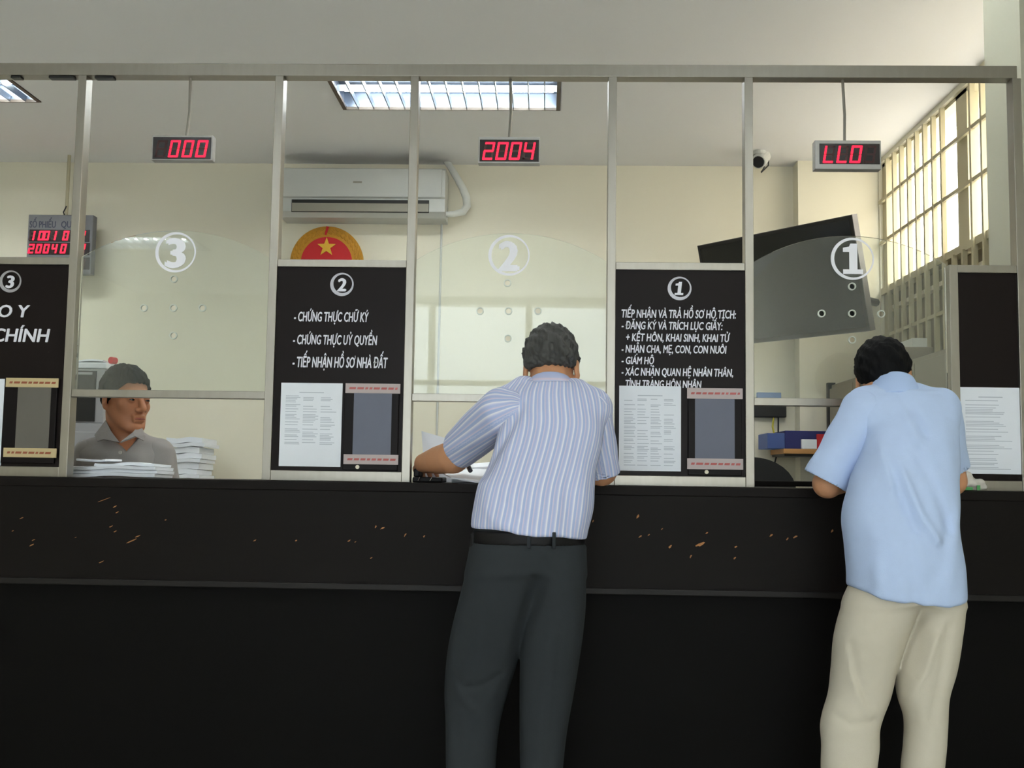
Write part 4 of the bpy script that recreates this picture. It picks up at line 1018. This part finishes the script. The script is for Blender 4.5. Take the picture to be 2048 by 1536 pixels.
    g.disp(lambda x, y, z: .0022 * np.sin(38 * x + 14 * z) * np.sin(17 * z + 9 * x) + 0 * y)
    shirt = g.build('shirt', 'stripe', body, arc_attr(tor), 'light blue shirt with fine white and pink stripes')
    # sleeves
    a, b_ = PY(1030, 826, 3.17), PY(919, 904, 3.375); b_[2] += .01
    g = Grid(np.minimum(a, b_) - .12, np.maximum(a, b_) + .12, .004); g.add(chain([a, PY(1003, 824, 3.19), b_], [.066, .074, .064]), 0); d = b_ - a; dn = d / np.linalg.norm(d)
    g.disp(lambda x, y, z: .003 * np.sin(45 * (x - z) + 20 * y) * np.sin(30 * z)); sleeve_clip(g, b_, d); hollow(g, b_ - dn * .05, b_ + dn * .03, .056, .058)
    g.build('sleeve', 'stripe', shirt, tube_attr(a, b_, (0, 1, 0)))
    a, b_ = PY(1180, 824, 3.195), PY(1205, 948, 3.27)
    g = Grid(np.minimum(a, b_) - .12, np.maximum(a, b_) + .12, .004); g.add(cone(a, b_, .064, .054), 0); d = b_ - a; dn = d / np.linalg.norm(d)
    g.disp(lambda x, y, z: .003 * np.sin(45 * (x + z) + 20 * y) * np.sin(30 * z)); sleeve_clip(g, b_, d); hollow(g, b_ - dn * .05, b_ + dn * .03, .047, .049)
    g.build('sleeve', 'stripe', shirt, tube_attr(a, b_, (0, 1, 0)))
    # collar: a tilted band round the neck
    ca = PY(1101, 779, 3.235); Rc = rotm(0, -26, 0)
    def collar(x, y, z):
        dx, dy, dz = x - ca[0], y - ca[1], z - ca[2]; u = dx; v = Rc[1, 1] * dy + Rc[2, 1] * dz; w_ = Rc[1, 2] * dy + Rc[2, 2] * dz
        rr = .068 - .30 * w_; q = np.sqrt((u / 1.0) ** 2 + (v / .96) ** 2) - rr
        return smax(np.abs(q) - .005, np.abs(w_ + .012) - .040, .004)
    g = Grid(ca - .13, ca + .13, .0035); g.add((collar, ca - .13, ca + .13), 0); g.build('collar', 'stripe', shirt, lambda P: 5 + P[:, 2] * .3)
    # hair, glasses
    hair_part(hc, HR, hs, 'hair_grey', body, top=(.086, .112, .106), rough=.0045, seed=1.3, bound=([-.13, -.085, -.06, -.035, -.01, .02, .06, .12], [.078, .070, .056, .03, .002, -.008, -.026, -.040]))
    W = lambda p: hc + HR @ np.array(p)
    gl = B(); 
    for sx in (-1, 1):
        gl.tube([W((sx * .083, .02, .0)), W((sx * .082, -.03, .006)), W((sx * .070, -.108, .006))], .0022, 6)
        gl.tube([W((sx * .034 + .024 * math.cos(q), -.112, .002 + .017 * math.sin(q))) for q in np.linspace(0, 2 * math.pi, 20)], .0018, 6)
    gl.tube([W((-.010, -.113, .006)), W((.010, -.113, .006))], .0018, 6); gl.build('spectacles', 'black', body)
    # trousers
    fs = [col(pel[1:]), col(ll), col(rl)]; lo, hi = bounds(fs); lo[2] = .0; g = Grid(lo, hi, .006); g.add(fs[1], 0).add(fs[2], .008).add(fs[0], .035)
    for cr in (([(1090, 1120), (1088, 1160), (1072, 1210), (1052, 1265)], 2.96, .005, .012), ([(905, 1345), (925, 1375), (965, 1372), (1000, 1350)], 3.02, .007, .010), ([(900, 1300), (915, 1390), (950, 1420), (985, 1400)], 3.02, -.005, .012), ([(930, 1250), (905, 1360), (912, 1480)], 3.0, .004, .014), ([(1110, 1250), (1095, 1400), (1085, 1530)], 3.0, -.004, .012), ([(1060, 1180), (1030, 1300)], 3.0, .005, .012), ([(985, 1160), (960, 1320)], 2.98, -.004, .016)):
        g.disp(*crease(*cr))
    tr = g.build('trousers', 'charcoal', body)
    T = np.array(pel); bz0, bz1 = PY(1060, 1090, 3.0)[2], PY(1060, 1063, 3.0)[2]; bt = col(pel, grow=.005)
    g = Grid(bt[1] - .02, bt[2] + .02, .005); g.add(bt, 0); g.clip(lambda x, y, z: np.maximum(bz0 - z, z - bz1) + 0 * x + 0 * y, .002); g.build('belt', 'leather', body)
    for px in (1058, 1108):
        p = PY(px, 1076, 2.965 if px > 1000 else 3.0); B().box(p[0] - .005, p[0] + .005, 2.941, 2.98, bz0 - .006, bz1 + .002, .002).build('belt_loop', 'charcoal', tr)
    p = PY(945, 1085, 3.06); B().box(p[0] - .006, p[0] + .02, 3.03, 3.10, p[2] - .03, p[2] + .03, .008).build('phone_case', 'leather', body)
    shoe(body, ll[0][1], ll[0][2] + .02, 12); shoe(body, rl[0][1], rl[0][2] + .02, -8)
    # pen in the writing hand
    B().tube([PY(941, 942, 3.46), PY(931, 921, 3.50)], .0075, 10).tube([PY(931, 921, 3.50), PY(926, 911, 3.52)], .005, 8).build('marker_pen', 'pen', None, 'dark marker pen standing beside the bent elbow of the striped shirt man', 'pen')
customer_stripes()

# ---- customer at window one: light blue shirt, khaki trousers
def customer_blue():
    tor = rows_to([(1222, 1702, 1924, 3.08, .135), (1190, 1697, 1926, 3.08, .137), (1140, 1694, 1925, 3.08, .135), (1090, 1690, 1919, 3.085, .130), (1045, 1686, 1914, 3.09, .125), (1005, 1690, 1914, 3.10, .122), (960, 1701, 1915, 3.115, .12),
                   (915, 1718, 1916, 3.14, .118), (875, 1730, 1914, 3.165, .114), (840, 1732, 1906, 3.19, .108), (812, 1738, 1893, 3.21, .095), (790, 1752, 1868, 3.225, .075)])
    pel = rows_to([(1240, 1682, 1921, 3.09, .115), (1200, 1700, 1918, 3.09, .117), (1150, 1714, 1908, 3.09, .112), (1090, 1716, 1900, 3.09, .105)])
    ll = rows_to([(1700, 1652, 1742, 3.03, .054), (1620, 1648, 1746, 3.04, .06), (1536, 1643, 1752, 3.06, .067), (1490, 1644, 1757, 3.075, .070), (1452, 1642, 1758, 3.085, .074), (1430, 1646, 1764, 3.09, .078), (1395, 1657, 1777, 3.10, .084), (1340, 1664, 1790, 3.10, .09), (1270, 1671, 1812, 3.09, .10), (1215, 1687, 1834, 3.09, .112), (1150, 1720, 1838, 3.09, .098)])
    rl = rows_to([(1700, 1812, 1884, 3.02, .054), (1620, 1808, 1884, 3.03, .06), (1536, 1805, 1885, 3.05, .067), (1490, 1810, 1889, 3.06, .07), (1440, 1811, 1891, 3.07, .076), (1390, 1797, 1894, 3.075, .084), (1340, 1797, 1908, 3.08, .09), (1270, 1812, 1918, 3.085, .10), (1215, 1818, 1921, 3.09, .112), (1150, 1806, 1904, 3.09, .098)])
    hc = PY(1768, 759, 3.31); HR = rotm(154, 18, 4); hs = .95
    g = Grid((.72, 2.88, -.01), (1.36, 3.68, 1.54), .0045)
    g.add(col(tor[5:], grow=-.022), .01).add(col(pel[1:], grow=-.026), .01).add(col(ll[:-1], grow=-.020), .012).add(col(rl[:-1], grow=-.020), .012)
    for x_, y_ in ((ll[0][1], ll[0][2]), (rl[0][1], rl[0][2])): g.add(cone((x_, y_, .05), (x_, y_ + .14, .03), .035, .025), .02)
    sL, sR = PY(1726, 818, 3.21), PY(1878, 820, 3.21)
    g.add(cone(sL, sR, .045), .03); nb = PY(1785, 790, 3.23); g.add(cone(nb, hc + HR @ np.array((0, .03, -.05)), .056, .054), .03)
    head_parts(g, hc, HR, hs)
    eL = PY(1655, 967, 3.24); wL = PY(1712, 925, 3.47); wL[2] = CT + .035
    g.add(cone(sL, eL, .050, .042), .02).add(chain([eL, (eL + wL) / 2, wL], [.041, .038, .028]), .012); hand(g, wL, (.45, .8, -.05), (.1, .1, -1), 1, curl=40)
    eR = PY(1903, 945, 3.29); eR[2] = CT + .03; wR = PY(1830, 930, 3.46); wR[2] = CT + .036
    g.add(cone(sR, eR, .050, .042), .02).add(chain([eR, (eR + wR) / 2, wR], [.042, .037, .028]), .012); hand(g, wR, (-.75, .6, -.05), (-.1, .1, -1), -1, curl=48)
    body = g.build('person', 'skin', None)
    tag(body, 'person in a plain light blue shirt and khaki trousers leaning at window one', 'person')
    f = col(tor, e=2.3); lo, hi = bounds([f], .06); g = Grid(lo, hi, .005); g.add(f, 0)
    g.add(cone(PY(1732, 822, 3.2), PY(1876, 822, 3.2), .058), .045)
    g.add(cone(PY(1762, 792, 3.24), PY(1722, 806, 3.215), .042), .03).add(cone(PY(1830, 792, 3.24), PY(1884, 808, 3.215), .042), .03)
    def hem(x, y, z):
        u = (x - PY(1697, 1170, 3.0)[0]) / (PY(1925, 1200, 3.0)[0] - PY(1697, 1170, 3.0)[0])
        hz = np.interp(u, [0, .12, .3, .6, .85, 1], [PY(1697, 1170, 3.0)[2], PY(1720, 1182, 3.)[2], PY(1770, 1197, 3.)[2], PY(1840, 1210, 3.)[2], PY(1890, 1211, 3.)[2], PY(1925, 1204, 3.)[2]])
        return hz - z + 0 * y
    g.clip(hem, .006)
    for cr in (([(1742, 850), (1738, 890), (1712, 960), (1695, 1010)], 3.02, .008, .012), ([(1768, 800), (1752, 850), (1748, 900)], 3.06, .007, .012), ([(1770, 830), (1765, 900), (1775, 970)], 3.03, -.006, .014), ([(1800, 900), (1815, 960), (1840, 1030), (1870, 1080)], 2.98, -.007, .014), ([(1785, 910), (1800, 980), (1830, 1060)], 2.98, .006, .014), ([(1840, 900), (1870, 980), (1895, 1060)], 3.0, .005, .016), ([(1915, 1030), (1900, 1100), (1888, 1160)], 3.0, -.0030, .020), ([(1900, 1020), (1880, 1080), (1868, 1140)], 3.0, .0030, .020),
               ([(1820, 790), (1835, 830), (1845, 870)], 3.08, .006, .012), ([(1808, 790), (1815, 840), (1828, 890)], 3.08, -.005, .014), ([(1760, 1080), (1755, 1150), (1765, 1195)], 2.96, -.004, .02), ([(1820, 1080), (1825, 1150), (1830, 1205)], 2.96, .004, .02), ([(1720, 1010), (1725, 1090), (1735, 1180)], 2.97, .004, .018)):
        g.disp(*crease(cr[0], cr[1], cr[2] * 1.7, cr[3]))
    g.disp(lambda x, y, z: .0032 * np.sin(34 * x - 12 * z + 1) * np.sin(15 * z + 8 * x) + .0016 * np.sin(70 * x + 25 * z) * np.sin(22 * z - 30 * x) + 0 * y)
    shirt = g.build('shirt', 'shirt_blue', body, None, 'plain light blue shirt hanging out')
    a, b_ = PY(1726, 824, 3.2), PY(1650, 962, 3.225)
    g = Grid(np.minimum(a, b_) - .12, np.maximum(a, b_) + .12, .004); g.add(cone(a, b_, .066, .066), 0); d = b_ - a; dn = d / np.linalg.norm(d)
    g.disp(lambda x, y, z: .0035 * np.sin(40 * (x + z * .5) + 20 * y) * np.sin(22 * z + 1)); sleeve_clip(g, b_, d); hollow(g, b_ - dn * .05, b_ + dn * .03, .058, .061)
    g.build('sleeve', 'shirt_blue', shirt)
    a, b_ = PY(1880, 826, 3.205), PY(1904, 938, 3.275)
    g = Grid(np.minimum(a, b_) - .12, np.maximum(a, b_) + .12, .004); g.add(cone(a, b_, .062, .052), 0); d = b_ - a; dn = d / np.linalg.norm(d)
    g.disp(lambda x, y, z: .003 * np.sin(45 * (x + z) + 20 * y) * np.sin(30 * z)); sleeve_clip(g, b_, d); hollow(g, b_ - dn * .05, b_ + dn * .03, .045, .047)
    g.build('sleeve', 'shirt_blue', shirt)
    ca = PY(1788, 780, 3.245); Rc = rotm(0, -26, 0) @ rotm(0, 0, 4)
    def collar(x, y, z):
        dx, dy, dz = x - ca[0], y - ca[1], z - ca[2]; l = [Rc[0, i] * dx + Rc[1, i] * dy + Rc[2, i] * dz for i in range(3)]
        rr = .066 - .34 * l[2]; q = np.sqrt(l[0] ** 2 + (l[1] / .96) ** 2) - rr
        return smax(np.abs(q) - .005, np.abs(l[2] + .012) - .044, .004)
    g = Grid(ca - .13, ca + .13, .0035); g.add((collar, ca - .13, ca + .13), 0); g.build('collar', 'shirt_blue_in', shirt)
    hair_part(hc, HR, hs, 'hair_black', body, top=(.088, .112, .102), rough=.003, seed=4.0, bound=([-.13, -.085, -.06, -.035, -.01, .02, .06, .12], [.074, .066, .058, .035, .01, -.008, -.040, -.058]))
    fs = [col(pel[1:]), col(ll), col(rl)]; lo, hi = bounds(fs); lo[2] = 0; g = Grid(lo, hi, .006); g.add(fs[1], 0).add(fs[2], .008).add(fs[0], .035)
    for cr in (([(1695, 1285), (1703, 1340), (1722, 1400), (1745, 1440)], 3.0, -.006, .010), ([(1705, 1290), (1716, 1350), (1740, 1410)], 3.0, .006, .010), ([(1870, 1270), (1850, 1340), (1820, 1400)], 3.0, -.008, .011), ([(1845, 1240), (1840, 1300), (1815, 1370)], 3.0, .006, .012), ([(1895, 1250), (1880, 1350), (1862, 1440)], 3.0, .006, .012), ([(1800, 1330), (1830, 1360)], 3.0, -.005, .012), ([(1660, 1425), (1700, 1450), (1750, 1440)], 3.02, .006, .010)):
        g.disp(*crease(*cr))
    g.build('trousers', 'khaki', body)
    shoe(body, ll[0][1], ll[0][2] + .02, 10); shoe(body, rl[0][1], rl[0][2] + .02, -6)
customer_blue()

# ---- clerk behind window three, sitting
def clerk():
    Yc = 4.05
    tor = rows_to([(1010, 176, 332, Yc, .105), (975, 174, 332, Yc, .108), (945, 172, 330, Yc, .105), (920, 172, 326, Yc, .10), (903, 180, 314, Yc, .09), (888, 206, 296, Yc + .01, .07), (872, 222, 280, Yc + .015, .055)])
    zlow = .60; tor = [(zlow, tor[0][1] - .0, Yc + .02, tor[0][3] * 1.02, .115), (.8, tor[0][1], Yc + .01, tor[0][3] * 1.0, .11)] + tor
    hc = PY(252, 798, Yc - .02); HR = rotm(55, 5, 0)
    cx = tor[0][1]
    g = Grid((cx - .34, 3.45, 0), (cx + .34, 4.3, 1.53), .0045)
    g.add(col(tor, grow=-.015), .01)
    sL, sR = PY(178, 908, Yc), PY(316, 906, Yc); g.add(cone(sL, sR, .042), .03)
    for sx in (-1, 1):
        hp, kn, an = (cx + sx * .09, Yc, .64), (cx + sx * .11, Yc - .40, .60), (cx + sx * .11, Yc - .36, .09)
        g.add(chain([hp, kn], [.085, .06]), .03); g.add(chain([kn, an], [.056, .038]), .02); g.add(cone(an, (an[0], an[1] - .14, .04), .036, .026), .02)
    nb = PY(248, 893, Yc + .01); g.add(cone(nb, hc + HR @ np.array((0, .02, -.05)), .060, .058), .025)
    head_parts(g, hc, HR, 1.02)
    eR = np.array((sR[0] + .075, Yc - .03, .86)); wR = np.array((cx + .12, Yc - .26, .80)); eL = np.array((sL[0] - .07, Yc - .03, .86)); wL = np.array((cx - .12, Yc - .26, .80))
    g.add(chain([sR, eR, wR], [.046, .041, .028]), .015).add(chain([sL, eL, wL], [.046, .041, .028]), .015)
    hand(g, wR, (-.4, -.7, -.3), (0, 0, -1), 1, 30); hand(g, wL, (.4, -.7, -.3), (0, 0, -1), -1, 30)
    body = g.build('person', 'skin_clerk', None); tag(body, 'person in a grey open collar shirt sitting behind pane number 3, looking aside', 'person')
    W = lambda p: hc + 1.02 * (HR @ np.array(p))
    for sx in (-1, 1):
        B().ball(W((sx * .032, -.0835, .000)), .0118, 14, (1, 1, .55)).build('eye', 'eye', body)
        B().tube([W((sx * .014, -.098, .017)), W((sx * .030, -.099, .022)), W((sx * .048, -.088, .017))], .0034, 6).build('eyebrow', 'hair_black', body)
    B().tube([W((-.021, -.0985, -.068)), W((0, -.1015, -.067)), W((.021, -.0985, -.068))], [.002, .004, .002], 8).build('lips', 'lips', body)
    hair_part(hc, HR, 1.02, 'hair_black', body, top=(.085, .106, .098), rough=.003, seed=2.2)
    f = col(tor, e=2.4, grow=.004); lo, hi = bounds([f], .06); g = Grid(lo, hi, .005); g.add(f, 0); g.add(cone(PY(186, 908, Yc), PY(308, 907, Yc), .055), .04)
    for a_, b__ in (((225, 885), (188, 902)), ((272, 885), (306, 902))): g.add(cone(PY(*a_, Yc + .01), PY(*b__, Yc), .042), .03)
    nz = PY(246, 900, Yc)                                            # open neck: a wedge cut out at the front
    for k in range(5):
        q = k / 4; p = PY(246 + q * 1, 872 + q * 22, Yc - .06 - .045 * q); g.cut(ell(p, (.052 * (1 - q) + .008, .06, .02)), .004)
    for cr_ in (([(300, 890), (312, 930), (318, 965)], .006), ([(190, 900), (178, 940), (172, 975)], .006), ([(225, 930), (215, 975)], -.004), ([(280, 920), (290, 975)], -.004)):
        P = [PY(px, py, Yc - .09) for px, py in cr_[0]]; ff = chain(P, [.001] * len(P)); g.disp(lambda x, y, z, ff=ff, am=cr_[1]: am * np.exp(-(np.clip(ff[0](x, y, z), 0, 1) / .022) ** 2), ff[1] - .08, ff[2] + .08)
    shirt = g.build('shirt', 'shirt_grey', body, None, 'plain grey shirt with an open collar')
    for s_, e_, sg in ((sR, eR, 1), (sL, eL, -1)):
        d = e_ - s_; b_ = s_ + d * .88; a = s_ + np.array((0, 0, -.005)); g = Grid(np.minimum(a, b_) - .11, np.maximum(a, b_) + .11, .005); g.add(cone(a, b_, .062, .058), 0)
        g.disp(lambda x, y, z: .003 * np.sin(40 * (x + z) + 20 * y) * np.sin(26 * z)); sleeve_clip(g, b_, d); dn = d / np.linalg.norm(d); hollow(g, b_ - dn * .04, b_ + dn * .03, .05, .052); g.build('sleeve', 'shirt_grey', shirt)
    # collar wings and placket
    def flap(pts, name, mat, th=.006):
        P = [Vector(p) for p in pts]; n_ = (P[1] - P[0]).cross(P[2] - P[0]).normalized()
        if n_.y > 0: n_ = -n_
        b = B(); b.prism(P, n_ * th); return b.build(name, mat, shirt)
    F1 = Yc - .085
    flap([PY(213, 842, Yc - .03), PY(190, 872, F1 + .02), PY(196, 884, F1), PY(208, 880, F1 - .008), PY(240, 886, F1 - .03), PY(222, 862, F1 + .0)], 'collar', 'shirt_grey')
    flap([PY(282, 848, Yc - .03), PY(291, 872, F1 + .01), PY(288, 882, F1 - .002), PY(272, 874, F1 - .015), PY(242, 886, F1 - .03), PY(268, 866, F1 - .005)], 'collar', 'shirt_grey')
    for py in (905, 945):
        p = PY(241, py, Yc - .118); B().tube([p, p + np.array((0, -.006, 0))], .006, 12).build('button', 'button', shirt)
    g = Grid((cx - .3, 3.5, 0), (cx + .3, 4.3, .85), .006)
    for sx in (-1, 1):
        hp, kn, an = (cx + sx * .09, Yc, .65), (cx + sx * .11, Yc - .40, .605), (cx + sx * .11, Yc - .36, .1)
        g.add(chain([hp, kn], [.105, .078]), .03); g.add(chain([kn, an], [.074, .058]), .02)
    g.add(ell((cx, Yc + .02, .68), (.185, .13, .11)), .03); g.build('trousers', 'charcoal', body)
    for sx in (-1, 1): shoe(body, cx + sx * .11, Yc - .38, 180)
clerk()
